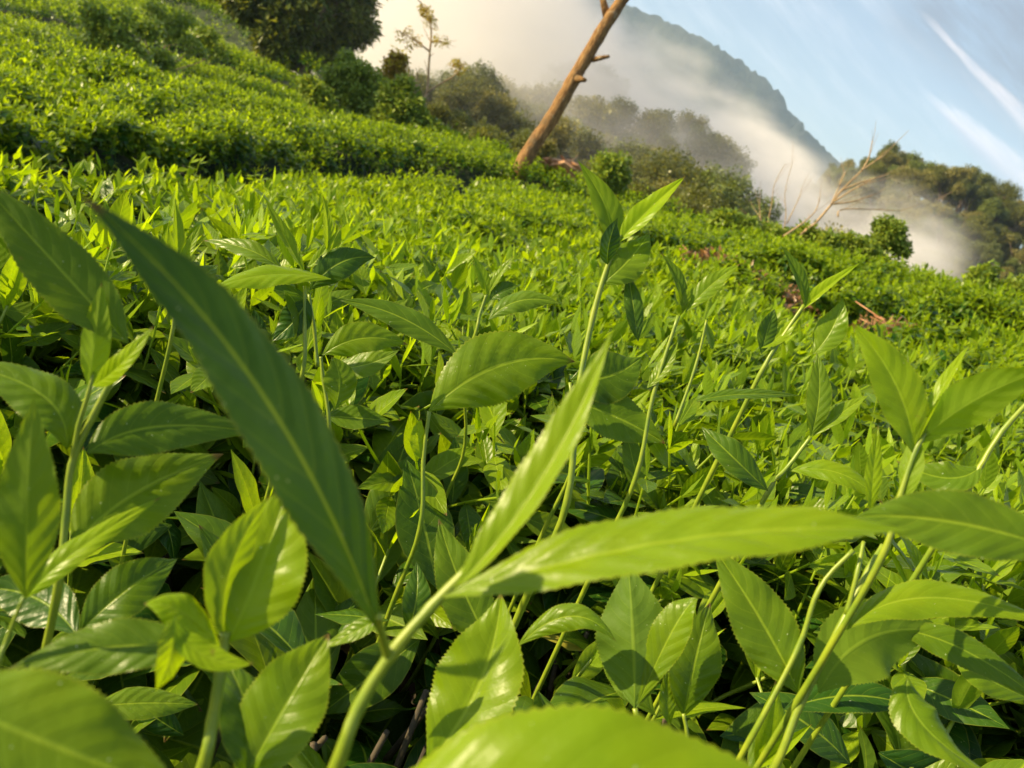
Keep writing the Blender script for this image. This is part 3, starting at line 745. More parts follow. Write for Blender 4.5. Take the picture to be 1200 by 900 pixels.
s = shoot((500, 900, .27), 'upright serrated leaf right of the foreground stem, pale fold down its middle')
St(s, [(478, 960, .27), (500, 890, .27)], 11)
Lf(s, [(500, 895, .27), (562, 800, .275), (587, 694, .285)], 112, 22, .42, fold=.42, puff=.008)
Lf(s, [(452, 720, .26), (420, 738, .26), (372, 762, .26)], 22, 30, .6, fold=.3)
s = shoot((590, 770, .36), 'dark upright leaf behind the fork of the foreground stem')
St(s, [(600, 840, .36), (582, 765, .36)], 8)
Lf(s, [(582, 768, .36), (542, 690, .365), (514, 608, .375)], 66, 10, .25, fold=.3, puff=.02)
Lf(s, [(478, 742, .36), (488, 700, .36), (488, 658, .37)], 36, 10, .3, fold=.3)
# middle of the lower half
s = shoot((745, 850, .33), 'broad folded leaf with bright midrib in the lower middle')
St(s, [(748, 900, .33), (744, 830, .33)], 11)
Lf(s, [(744, 830, .33), (742, 745, .335), (736, 658, .345)], 98, 12, .46, under=True, fold=.35, puff=.012)
Lf(s, [(748, 825, .33), (790, 735, .33), (818, 702, .33)], 46, 25, .5, fold=.3, twist=30)
Lf(s, [(606, 758, .33), (668, 722, .325), (722, 752, .32)], 34, 20, .4, fold=.35, curl=.4)
s = shoot((805, 850, .36), 'dark smooth leaf right of the broad folded leaf')
St(s, [(800, 890, .36), (801, 836, .36)], 8)
Lf(s, [(801, 840, .36), (815, 772, .36), (832, 706, .37)], 64, 15, .22, fold=.3)
Lf(s, [(768, 838, .36), (728, 790, .36), (700, 742, .37)], 40, 25, .5, under=True)
Lf(s, [(785, 850, .36), (782, 815, .36), (784, 780, .365)], 22, 25, .7)
s = shoot((935, 830, .3), 'lower right shoot, pale forked stem and a wide arching leaf')
St(s, [(905, 905, .3), (940, 820, .3), (985, 735, .3), (1018, 668, .305), (1035, 640, .31)], 14)
St(s, [(992, 720, .3), (1005, 670, .3), (1012, 635, .305)], 8, False, 'side_stem')
St(s, [(880, 865, .3), (935, 760, .3), (960, 690, .3), (1000, 645, .3)], 10, True, 'side_stem')
Lf(s, [(992, 738, .3), (1090, 700, .30), (1250, 738, .29)], 46, 30, .55, fold=.2, curl=.3)
Lf(s, [(936, 812, .3), (892, 728, .305), (835, 640, .315)], 78, 10, .18, fold=.25, puff=.022)
Lf(s, [(960, 812, .31), (1020, 748, .32), (1112, 742, .33)], 96, 10, .50, under=True, fold=.15, puff=.01)
Lf(s, [(1048, 738, .33), (1130, 762, .32), (1240, 836, .31)], 42, 20, .40, fold=.3, curl=.3)
s = shoot((1065, 900, .3), 'bent leaf with curled yellow rim in the bottom right corner')
St(s, [(1075, 960, .3), (1068, 900, .3)], 8)
Lf(s, [(1064, 792, .3), (1082, 850, .29), (1168, 912, .28)], 50, 35, .62, fold=.35, twist=40, curl=.4)
s = shoot((925, 860, .37), 'long dark horizontal leaf low at right, behind the pale forked stem')
St(s, [(905, 900, .37), (925, 838, .37)], 7)
Lf(s, [(918, 832, .37), (1000, 815, .37), (1078, 832, .37)], 44, 20, .15, fold=.2, puff=.02)
Lf(s, [(1210, 820, .36), (1150, 790, .36), (1120, 760, .37)], 40, 20, .5)
s = shoot((1230, 700, .21), 'dark blurred leaf pointing left from the right edge')
St(s, [(1300, 760, .2), (1262, 640, .2)], 12)
Lf(s, [(1262, 652, .20), (1120, 612, .205), (1000, 606, .21)], 82, -12, .32, fold=.2, puff=.02)
# right-hand upper shoot
s = shoot((1045, 640, .27), 'tall shoot at right with long yellow leaf and dark striped leaf')
St(s, [(1030, 660, .28), (1052, 590, .28), (1072, 530, .28), (1086, 505, .28)], 11)
Lf(s, [(1076, 520, .28), (1145, 468, .275), (1240, 428, .27)], 58, 22, .86, under=True, fold=.25, puff=.012)
Lf(s, [(1072, 535, .28), (1050, 452, .28), (998, 378, .285)], 58, 22, .60, fold=.35, twist=25, puff=.015)
Lf(s, [(1074, 520, .28), (1102, 460, .28), (1138, 402, .285)], 15, 45, .95, fold=.7, name='bud')
Lf(s, [(1058, 588, .28), (1068, 545, .28), (1073, 498, .285)], 28, 25, .75, under=True)
Lf(s, [(1020, 600, .28), (1024, 550, .28), (1029, 498, .285)], 20, 25, .7)
s = shoot((925, 600, .42), 'slender shoot with upright oval leaf, left of the tall striped one')
St(s, [(898, 580, .42), (925, 545, .42), (950, 512, .42)], 8)
Lf(s, [(950, 512, .42), (960, 462, .42), (957, 413, .425)], 31, 10, .5, fold=.3)
Lf(s, [(952, 512, .42), (985, 485, .42), (1018, 463, .42)], 19, 35, .7, fold=.4)
Lf(s, [(925, 552, .42), (985, 555, .41), (1036, 592, .405)], 28, 30, .5, fold=.3, curl=.3)
Lf(s, [(900, 575, .41), (858, 535, .41), (822, 500, .42)], 38, 25, .2, fold=.3)
s = shoot((890, 430, .5), 'pale slim shoot with rolled bud, rising right of centre')
St(s, [(890, 440, .5), (915, 398, .5), (942, 358, .5)], 8)
Lf(s, [(938, 365, .5), (968, 338, .5), (1008, 308, .5)], 14, 40, .92, fold=.8, name='bud')
Lf(s, [(943, 360, .5), (936, 325, .5), (914, 286, .5)], 15, 40, .5, fold=.6)
Lf(s, [(953, 415, .5), (975, 385, .5), (988, 349, .5)], 38, 12, .7, fold=.25)
Lf(s, [(890, 408, .5), (915, 392, .5), (940, 365, .5)], 18, 30, .65, fold=.3)
Lf(s, [(892, 415, .5), (900, 385, .5), (908, 362, .5)], 24, 20, .25)
s = shoot((1160, 560, .33), 'thick pale stem with knobby joint at the right edge')
St(s, [(1130, 580, .33), (1148, 548, .33), (1175, 505, .33), (1225, 450, .33)], 10)
Lf(s, [(1150, 545, .33), (1110, 560, .33), (1050, 540, .34)], 40, 25, .3)
# centre shoots
s = shoot((668, 580, .44), 'tallest central shoot, its rolled pale bud crossing the tree line')
St(s, [(664, 590, .44), (676, 470, .445), (695, 370, .45), (716, 300, .45), (727, 275, .45)], 11)
Lf(s, [(714, 302, .45), (712, 250, .45), (677, 188, .45)], 34, 30, .68, fold=.45, twist=25)
Lf(s, [(724, 285, .45), (758, 248, .45), (804, 206, .45)], 27, 30, .90, fold=.6, name='bud')
Lf(s, [(706, 332, .45), (736, 305, .45), (762, 272, .46)], 50, 12, .42, fold=.15)
Lf(s, [(712, 310, .445), (714, 285, .44), (724, 255, .44)], 26, 35, .15, fold=.3)
s = shoot((755, 545, .45), 'twin-stemmed shoot right of the tallest central one')
St(s, [(745, 560, .45), (765, 465, .45), (795, 370, .45)], 8)
St(s, [(790, 500, .45), (815, 430, .45), (828, 375, .45)], 5, False, 'side_stem')
Lf(s, [(800, 368, .45), (795, 330, .45), (774, 296, .45)], 14, 40, .3, fold=.6)
Lf(s, [(804, 366, .45), (832, 335, .45), (868, 309, .45)], 24, 25, .5, fold=.3)
Lf(s, [(800, 365, .45), (800, 345, .45), (790, 320, .455)], 18, 20, .8)
Lf(s, [(815, 470, .44), (870, 462, .44), (938, 464, .45)], 15, 45, .4, fold=.3)
Lf(s, [(748, 400, .45), (742, 358, .45), (736, 318, .46)], 24, 20, .3)
Lf(s, [(758, 455, .45), (778, 430, .45), (795, 400, .45)], 18, 30, .6)
s = shoot((480, 590, .5), 'broad glossy quilted leaf in sharp focus at the centre')
St(s, [(492, 620, .5), (496, 540, .5), (503, 482, .5)], 8)
Lf(s, [(503, 482, .5), (585, 428, .5), (674, 424, .51)], 92, 8, .42, fold=.12, puff=.045, curl=.22)
Lf(s, [(497, 540, .5), (490, 515, .5), (494, 490, .5)], 22, 20, .8)
s = shoot((690, 480, .53), 'rounded mid-green leaf right behind the tallest central stem')
Lf(s, [(668, 445, .53), (715, 440, .53), (752, 418, .54)], 70, 5, .35, fold=.12, puff=.03)
Lf(s, [(670, 470, .53), (725, 490, .53), (780, 520, .53)], 60, 15, .15, fold=.2, puff=.02)
St(s, [(672, 540, .53), (668, 448, .53)], 7)
s = shoot((550, 430, .6), 'arched dark-backed leaf left of the quilted central leaf')
Lf(s, [(536, 416, .55), (470, 372, .55), (398, 352, .55)], 34, 25, .42, fold=.3, curl=.2)
Lf(s, [(572, 375, .62), (610, 352, .62), (657, 356, .62)], 27, 30, .38, fold=.2, curl=.3)
St(s, [(545, 520, .58), (538, 418, .55)], 6)
s = shoot((565, 400, .7), 'small upright shoot with narrow twin leaves above the quilted leaf')
St(s, [(556, 395, .7), (562, 370, .7), (570, 345, .7)], 6)
Lf(s, [(570, 350, .7), (566, 325, .7), (553, 298, .7)], 15, 25, .65, fold=.4)
Lf(s, [(572, 345, .7), (585, 322, .7), (602, 300, .7)], 10, 35, .5, fold=.5)
Lf(s, [(574, 352, .7), (590, 340, .7), (608, 335, .7)], 22, 20, .2)
s = shoot((355, 470, .45), 'shoot left of centre carrying a horizontal sunlit leaf like a shelf')
St(s, [(354, 440, .45), (357, 385, .45), (357, 335, .45)], 7)
St(s, [(372, 430, .46), (368, 385, .46), (362, 345, .46)], 6, False, 'side_stem')
Lf(s, [(388, 327, .45), (312, 322, .44), (240, 342, .43)], 26, 50, .88, fold=.2, curl=.3)
Lf(s, [(363, 340, .46), (398, 308, .46), (440, 302, .47)], 42, 15, .3, fold=.15, curl=.2)
Lf(s, [(357, 320, .45), (338, 285, .45), (311, 233, .45)], 16, 40, .72, fold=.5, twist=60)
Lf(s, [(360, 312, .46), (375, 300, .46), (402, 262, .46)], 11, 35, .6, fold=.5)
Lf(s, [(333, 318, .46), (290, 292, .46), (238, 282, .47)], 22, 40, .25, fold=.3)
Lf(s, [(383, 300, .46), (384, 265, .46), (378, 228, .46)], 13, 35, .75, fold=.5, name='bud')
Lf(s, [(360, 350, .45), (345, 375, .45), (318, 400, .45)], 40, 15, .2, fold=.2)
Lf(s, [(332, 340, .45), (350, 365, .45), (345, 400, .45)], 24, 30, .5, fold=.2)
s = shoot((205, 400, .4), 'rolled bud with brown-spotted edge rising left of the shelf leaf')
St(s, [(200, 400, .4), (206, 350, .4), (208, 318, .4)], 7)
Lf(s, [(207, 322, .4), (208, 280, .4), (205, 233, .4)], 15, 30, .8, fold=.7, name='bud')
Lf(s, [(210, 318, .4), (222, 290, .4), (236, 262, .4)], 13, 30, .85, fold=.4)
Lf(s, [(213, 340, .4), (235, 325, .4), (255, 310, .41)], 30, 20, .25)
s = shoot((400, 470, .5), 'pair of quilted leaves behind the tip of the long dark leaf')
St(s, [(385, 520, .5), (378, 440, .5), (376, 418, .5)], 7)
Lf(s, [(378, 416, .5), (425, 396, .5), (478, 404, .51)], 44, 15, .32, fold=.18, puff=.035, curl=.2)
Lf(s, [(385, 430, .5), (425, 428, .49), (468, 410, .49)], 32, 25, .5, fold=.18)
Lf(s, [(392, 480, .48), (398, 445, .48), (388, 418, .48)], 42, 12, .45, fold=.3)
# ------------------------------------------------------------------ trees, shrubs and dead wood at the brow of the field
def limb(mb, pts, r0v, r1v, sides=7):
    P = smooth_path(pts, 5); v, fc = tube(P, np.linspace(r0v, r1v, len(P)), sides); mb.add(v, fc, .4)
UP = Vector((0, 0, 1))
def ground_below(p): return float(ground(p.x, p.y)[0])
# leaning bare trunk
def bare_trunk():
    a, b = at(614, 190, 10.6), at(742, -22, 10.2)
    base = Vector((a.x, a.y, ground_below(a))); d = (b-a).normalized()
    t = empty('bare_tree', base, 'leaning bare leafless trunk cut free of branches, golden in the sun', 'tree')
    L = (b-a).length; pts = [a-d*.5-Vector((0, 0, .0))]+[a+d*L*k+Vector((math.sin(k*7)*.012, 0, math.cos(k*9)*.008)) for k in (0, .25, .5, .75, 1, 1.35)]
    q = a-d*.5; q.z = max(q.z, base.z); pts[0] = q
    P = smooth_path([base-Vector((0, 0, .1))-t.location]+[p-t.location for p in pts[1:]], 8); n = len(P)
    rr = [.104-.040*i/(n-1)+.004*math.sin(i*1.7)+(.05*math.exp(-i/3)) for i in range(n)]
    v, fc = tube(P, rr, 18); v = np.array(v)+RNG.normal(size=(len(v), 3))*.0022
    mb = MB(); mb.add(v, fc, .5); link('trunk', mb.mesh('trunk', M['trunk']), t)
    for (p, q_, r) in [((694, 70), (714, 66), .035), ((676, 92), (686, 94), .045), ((712, 22), (704, -10), .055)]:
        A_, B_ = at(p[0], p[1], 10.35), at(q_[0], q_[1], 10.25); mb = MB()
        v, fc = tube([A_-t.location, (A_+B_)/2-t.location, B_-t.location], [r, r*.8, r*.55], 9); mb.add(v, fc, .4)
        link('branch_stub', mb.mesh('branch_stub', M['trunk']), t)
def trunk_material():
    m = bpy.data.materials.new('peeled_trunk'); m.use_nodes = True; t = NT(m.node_tree)
    p = t.n('ShaderNodeTexCoord').outputs['Object']; q = t.n('ShaderNodeMapping', {0: p, 'Scale': (1, 1, .22)}).outputs[0]
    n = t.noise(q, 42.0, 6, 0.7); n2 = t.noise(p, 3.2, 5, 0.65); n3 = t.noise(p, 11.0, 4, 0.6)
    col = t.mix(t.ss(n, 0.35, 0.65), (0.15, 0.075, 0.028, 1), (0.36, 0.21, 0.085, 1))
    col = t.mix(t.m('MULTIPLY', t.ss(n2, 0.50, 0.62), 0.65), col, (0.13, 0.10, 0.06, 1))
    col = t.mix(t.m('MULTIPLY', t.ss(n3, 0.60, 0.70), 0.6), col, (0.42, 0.34, 0.22, 1))
    b = t.n('ShaderNodeBump', {'Height': t.m('ADD', n, n3), 'Strength': 1.0, 'Distance': 0.02})
    t.n('ShaderNodeOutputMaterial', {0: principled(t, **{'Base Color': col, 'Roughness': 0.9, 'Specular IOR Level': 0.15, 'Normal': b})})
    return m
M['trunk'] = trunk_material()
bare_trunk()
# cut stump and roots beside it
def stump():
    c = at(668, 192, 10.8); t = empty('fallen_wood', (c.x, c.y, c.z-.3), 'broken orange-brown stump with dry splinters right of the leaning trunk', 'stump')
    mb = MB(); g_ = np.random.default_rng(3)
    for i in range(15):
        a = at(648+g_.uniform(-6, 30), 190+g_.uniform(-4, 6), 10.7+g_.normal()*.1); q = np.array(a-t.location)
        d = g_.normal(size=3)*np.array([1, .5, .35]); d /= np.linalg.norm(d); l = g_.uniform(.08, .2); w_ = g_.uniform(.025, .055)
        v, fc = tube([q-d*l, q-d*l*.3+g_.normal(size=3)*.01, q+d*l*.4, q+d*l], [w_*.4, w_, w_*.8, .006], 4); mb.add(v+g_.normal(size=(len(v), 3))*.008, fc, .2)
    link('splinters', mb.mesh('splinters', M['dryw'], smooth=False), t)['kind'] = 'stuff'
    mb = MB(); limb(mb, [Vector((0, 0, -.6)), Vector((.02, 0, -.1)), Vector((.03, 0, .16))], .16, .12, 12); link('trunk', mb.mesh('trunk', M['dryw']), t)
M['dryw'] = simple('splintered_wood', (0.30, 0.12, 0.05), (0.52, 0.30, 0.15), 12, 0.85, 0.6, 0.01)
stump()

def blob_points(centres, n, g_, shell=.55):
    P, R, Sc = [], [], []
    wts = np.array([c[3]**2 for c in centres]); wts = wts/wts.sum()
    for i in range(n):
        c = centres[g_.choice(len(centres), p=wts)]; d = g_.normal(size=3); d /= np.linalg.norm(d)
        P.append(np.array(c[:3])+d*c[3]*(shell+(1-shell)*g_.random())*np.array([1, 1, .85])); R.append((g_.normal()*.4, g_.normal()*.4, g_.uniform(0, 6.28)))
    return np.array(P), np.array(R)
def crown_tree(name, base, label, cat, trunk_h, blobs, n, scl, col, mat, r0v=.12, group=None, bare=0, npick=4):
    """base: root point; blobs: (dx, dy, dz, r) foliage clumps above the base"""
    g_ = np.random.default_rng(int(abs(base.x*31+base.y*17)) % 99991); t = empty(name, base, label, cat, group)
    mb = MB(); top = Vector((0, 0, trunk_h)); limb(mb, [Vector((0, 0, -.3)), top*.5+Vector(g_.normal(size=3)*r0v*.4), top], r0v, r0v*.6)
    for b in blobs: limb(mb, [top*.8, (top+Vector(b[:3]))/2+Vector(g_.normal(size=3)*.1), Vector(b[:3])], r0v*.5, r0v*.12, 5)
    link('trunk', mb.mesh('trunk', mat), t)
    P, R = blob_points(blobs, n, g_); scatter('crown', P, R, g_.uniform(.7, 1.3, n)*scl, g_.integers(0, npick, n), col, t)
    return t
def base_at(u, v, d):
    p = at(u, v, d); return Vector((p.x, p.y, min(ground_below(p), p.z)))
def blobs_px(base, L, d):
    """clumps from picture points (u, v, radius in px, depth offset)"""
    return [(*(at(u, v, d+o)-base), r/FPX*(d+o)) for u, v, r, o in L]
# big dark tree, upper left
b = base_at(345, 130, 26)
crown_tree('dark_tree', b, 'big dark large-leaved tree overhanging the upper field', 'tree', 3.2,
           blobs_px(b, [(352, 20, 50, 0), (400, 0, 34, .3), (305, -10, 42, -.3), (415, 28, 20, 0), (385, 52, 24, .2), (330, 48, 24, -.5), (360, -60, 70, .5), (430, -50, 40, .3), (290, -70, 50, 0), (355, 66, 12, 0)], 26), 5200, 1.0, col_dark, M['bark'], .16)
b = base_at(262, 60, 34)
crown_tree('dark_tree', b, 'shadowy tree behind the left side of the big dark tree, at the top edge', 'tree', 2.2,
           blobs_px(b, [(268, -2, 22, 0), (250, -20, 30, 0), (292, -12, 24, 0), (240, -45, 40, 0)], 34), 1500, 1.2, col_dark, M['bark'], .14)
# unseen tree added on the slope to the left to shade the farther rows
for (sx, sy), dd, lb in (((-5.8, 15.5), 16, 'added shade tree, out of view on the slope beyond the left edge'),):
    bx, by = sx+sd.x/math.cos(SUN_EL)*dd, sy+sd.y/math.cos(SUN_EL)*dd; bz = float(ground(bx, by)[0]); hz = -.9+dd*math.tan(SUN_EL)-bz
    g_ = np.random.default_rng(int(dd*10+sx*3+100))
    crown_tree('added_shade_tree', Vector((bx, by, bz)), lb, 'tree', hz-2.2, [(g_.normal()*1.5, g_.normal()*1.5, hz+g_.uniform(-1.6, 1.6), g_.uniform(.7, 1.2)) for k in range(11)], 1500, 1.2, col_dark, M['bark'], .2)
# shrubs along the brow
def shrub(u, v, d, label, L, n, scl, col, cat='shrub', name='shrub', r0v=.03, npick=4):
    b = base_at(u, v, d); b.z = max(b.z, at(u, v, d).z-1.1)
    return crown_tree(name, b, label, cat, .35, blobs_px(b, L, d), n, scl, col, M['bark'], r0v, npick=npick)
shrub(410, 150, 15, 'feathery bright shrub below the big dark tree', [(400, 95, 18, 0), (418, 112, 16, 0), (388, 112, 14, .2), (425, 85, 12, 0), (408, 70, 10, .3), (432, 120, 14, 0), (440, 95, 10, 0)], 420, 1.0, col_weed)
shrub(372, 140, 13, 'pale leafy shrub at the right end of the shaded tea row', [(375, 112, 12, 0), (385, 128, 12, 0), (398, 142, 10, 0), (362, 100, 8, 0)], 230, .9, col_weed)
shrub(455, 135, 16, 'yellow and rust leaved bush on the brow', [(462, 78, 8, 0), (452, 92, 9, 0), (444, 105, 8, 0), (470, 88, 6, 0), (468, 70, 6, 0)], 120, 1.2, col_gold, npick=2)
shrub(470, 150, 14, 'dense green bush in front of the yellow bush', [(462, 112, 14, 0), (478, 125, 15, 0), (455, 135, 14, 0), (490, 140, 12, 0), (474, 100, 8, 0), (505, 150, 9, 0)], 420, 1.0, col_weed)
shrub(720, 225, 10.5, 'small bright bush right of the broken stump', [(712, 194, 13, 0), (722, 208, 12, 0), (708, 210, 12, 0), (730, 190, 5, 0)], 170, .75, col_weed)
shrub(1045, 335, 8.6, 'round leafy sapling leaning over the fog at the end of the field', [(1043, 272, 15, 0), (1056, 290, 7, 0), (1032, 284, 10, 0), (1020, 300, 8, 0), (1034, 262, 6, 0)], 300, .55, col_weed, 'sapling')
shrub(1015, 325, 8.4, 'dark straggly bush left of the round sapling', [(1010, 295, 16, 0), (1025, 312, 16, 0), (995, 285, 12, 0), (1045, 318, 11, 0), (985, 300, 12, 0), (972, 280, 9, 0)], 420, .62, col_weed)
shrub(925, 310, 8.6, 'low spreading bush under the bare branches', [(900, 278, 14, 0), (930, 286, 15, 0), (960, 288, 13, 0), (875, 268, 12, 0), (850, 262, 12, 0), (945, 272, 7, 0)], 560, .62, col_weed)
shrub(1165, 360, 6.2, 'fern-leaved sapling at the right edge above the tea', [(1150, 325, 11, 0), (1168, 345, 14, 0), (1190, 338, 13, 0), (1140, 342, 10, 0), (1158, 318, 7, 0), (1200, 350, 14, 0)], 330, .42, col_weed, 'sapling')
shrub(115, 70, 11.5, 'pale compound-leaved weed bush standing in the tea on the slope', [(118, 25, 13, 0), (135, 42, 15, 0), (112, 45, 12, 0), (150, 60, 14, 0), (128, 62, 12, 0), (165, 75, 10, 0), (105, 15, 9, 0), (190, 70, 12, 1), (175, 35, 10, 0), (150, 20, 8, 0)], 260, .85, col_weed, 'weed bush')
shrub(195, 40, 17, 'yellowish weeds scattered over the upper slope', [(180, 12, 14, 0), (215, 22, 12, 0), (240, 40, 14, 1), (255, 60, 12, 1), (200, 34, 14, 0), (225, 55, 12, 0)], 130, 1.0, col_weed, 'weed bush')
# sapling with sparse leaves
def dead_branches(name, label, cat, trunks, d, mat, r, leaves=None, lcol=None, root=None):
    b = base_at(*(root or trunks[0][0]), d); b.z = max(b.z, at(*trunks[0][0], d).z-.9)
    t = empty(name, b, label, cat)
    for i, tr in enumerate(trunks):
        P = [at(u, v, d+.04*i*((-1)**i)) for u, v in tr]
        if i == 0: P = [Vector((P[0].x, P[0].y, b.z))]+P
        mb = MB(); rr = r*(1 if i == 0 else .6); limb(mb, [p-t.location for p in P], rr, rr*.3, 7)
        g2 = np.random.default_rng(i*7+len(tr)); Q = smooth_path([p-t.location for p in P], 6)
        for k in range(len(Q)//2, len(Q), 3):
            dd = (Q[min(k+1, len(Q)-1)]-Q[k-1]).normalized(); e_ = Q[k]+dd*g2.uniform(.12, .3)+Vector(g2.normal(size=3)*.07)
            limb(mb, [Q[k], (Q[k]+e_)/2+Vector(g2.normal(size=3)*.01), e_], rr*.28, rr*.08, 4)
        link('trunk' if i == 0 else 'branch', mb.mesh('branch', mat), t)
    if leaves:
        g_ = np.random.default_rng(77); P, R = [], []
        for u, v, rp, n in leaves:
            for k in range(n): P.append(np.array(at(u+g_.normal()*rp, v+g_.normal()*rp, d+g_.normal()*.1)-t.location)); R.append((g_.normal()*.5, g_.normal()*.5, g_.uniform(0, 6.28)))
        scatter('crown', P, np.array(R), g_.uniform(.3, .7, len(P)), g_.integers(0, 2, len(P)), lcol, t)
    return t
dead_branches('thin_tree', 'thin sapling with orange bark and sparse leaf tufts before the fog', 'tree',
              [[(492, 122), (500, 110), (503, 70), (505, 30), (494, 5)], [(500, 108), (516, 98), (533, 88), (542, 75)], [(495, 116), (488, 98), (490, 85)], [(503, 60), (490, 50), (474, 40)], [(504, 50), (515, 48), (524, 52)]],
              15, M['twig'], .035, [(498, 12, 4, 18), (520, 50, 4, 12), (484, 46, 6, 14), (538, 76, 5, 20), (473, 40, 3, 6), (505, 24, 4, 12)], col_gold)
dead_branches('dead_shrub', 'dead shrub fanning bare straight twigs over the fog bank', 'dead shrub',
              [[(935, 282), (955, 262), (974, 240), (985, 225), (1010, 200), (1035, 183)], [(974, 240), (982, 222), (990, 202)], [(976, 239), (1000, 236), (1030, 226)], [(978, 236), (1000, 222), (1022, 210)], [(985, 224), (1008, 214), (1040, 205)],
               [(1010, 200), (1018, 185), (1022, 165)], [(982, 254), (990, 245), (1055, 247)], [(918, 277), (940, 262), (955, 248), (961, 232)]], 8.5, M['twig'], .018)
dead_branches('dead_shrub', 'leftmost dry upright twigs rising from bushes beside the fan-shaped dead shrub', 'dead shrub',
              [[(892, 276), (891, 255), (890, 242)], [(899, 265), (904, 240), (908, 215), (920, 192)], [(918, 275), (921, 250), (920, 225), (928, 192)], [(922, 262), (935, 235), (940, 220)]], 8.9, M['twig'], .011)

# dry litter lying in the paths between rows
def litter(u, v, label, n, sx, sy, HZ=.30):
    x0, y0 = hit(u, v, off=-.12); g_ = np.random.default_rng(u); x = x0+g_.normal(size=n)*sx; y = y0+g_.normal(size=n)*sy
    top, g = canopy(x, y); z = np.maximum(ground(x, y)+.02, canopy0(x, y)-HZ+.14*np.exp(-((x-x0)**2/sx**2+(y-y0)**2/sy**2)/1.2))
    t = empty('litter_heap', (x0, y0, float(ground(x0, y0)[0])), label, 'heap of prunings')
    P = np.column_stack([x, y, z])-np.array(t.location)
    scatter('dry_leaves', P, euler_up(n, .5), g_.uniform(.4, .85, n), g_.integers(0, 3, n), col_dry, t)
    mb = MB()
    for i in range(40):
        p = P[g_.integers(n)]; q = p+np.array([g_.normal()*.12, g_.normal()*.12, g_.uniform(0, .06)]); v_, fc = tube([p, q], [.005, .003], 5); mb.add(v_, fc, .2)
    o = link('twigs', mb.mesh('twigs', M['dryw']), t); o['kind'] = 'stuff'
litter(838, 318, 'reddish heap of dry prunings showing between bushes right of the central shoots', 330, .24, .20, .19)
litter(1065, 378, 'brown leaf litter in the gap before the right-hand bushes', 100, .20, .12)

# ------------------------------------------------------------------ woods in the valley and on the far hill
far_shapes = []
for i in range(7):
    g_ = np.random.default_rng(40+i); H = 1.0; blobs = []
    for k in range(9):
        a = g_.uniform(0, 6.28); rr = g_.uniform(.1, .36); blobs.append((math.cos(a)*rr, math.sin(a)*rr, g_.uniform(.42, .92), g_.uniform(.10, .19)))
    mb = MB(); limb(mb, [Vector((0, 0, -.15)), Vector((.02, 0, .25)), Vector((0, .02, .5))], .028, .016, 6)
    for b in blobs: limb(mb, [Vector((0, .01, .4)), (Vector((0, 0, .45))+Vector(b[:3]))/2, Vector(b[:3])], .011, .004, 4)
    P, R = blob_points(blobs, 620, g_, .35); P2, R2 = blob_points(blobs, 1700, g_, .3)
    far_shapes.append((mb.mesh('trunk', M['bark']), P, R, P2, R2))
far_meshes = {}
def far_tree(x, y, H, label, group, s=1.0, dens=1.0, fog=False):
    i = int(RNG.integers(7)); key = (i, round(H*2)/2)
    H = key[1]
    tm, P, R, _a, _b = far_shapes[i]; z = float(ground(x, y)[0])
    t = empty('tree', (x, y, z-.3), label, 'tree', group); t.rotation_euler = (RNG.normal()*.05, RNG.normal()*.05, RNG.uniform(0, 6.28))
    link('trunk', tm, t, scale=H)
    if key not in far_meshes:
        n = len(P); far_meshes[key] = scatter_mesh('crown', P*H, R, RNG.uniform(.7, 1.3, n)*H*.090, RNG.integers(0, 4, n))
    scatter('crown', None, None, None, None, TREE_COLS[int(RNG.choice([0, 0, 1, 1, 3, 2]))], t, me=far_meshes[key])
n_far = 0
cand = []
for k in range(5000):
    a = RNG.uniform(9, 33); r = RNG.uniform(84, 152); cand.append((a, r))
pl = []
for a, r in cand:
    x, y = polar(a, r)
    if len(pl) >= 290: break
    if all((x-p[0])**2+(y-p[1])**2 > 2.9**2 for p in pl): pl.append((x, y, a, r))
for x, y, a, r in pl:
    H = RNG.uniform(4.5, 7.5) if r < 130 else RNG.uniform(4.5, 7.0)
    if r > 134: far_tree(x, y, H, 'tree on the crest of the far hill, its crown against the sky', 'trees on the crest of the far hill')
    elif r > 108: far_tree(x, y, H, 'tree in the sunlit wood on the upper slope of the far hill', 'trees on the upper slope of the far hill')
    else: far_tree(x, y, H, 'tree low on the far hill where the fog thins out', 'trees at the foot of the far hill')
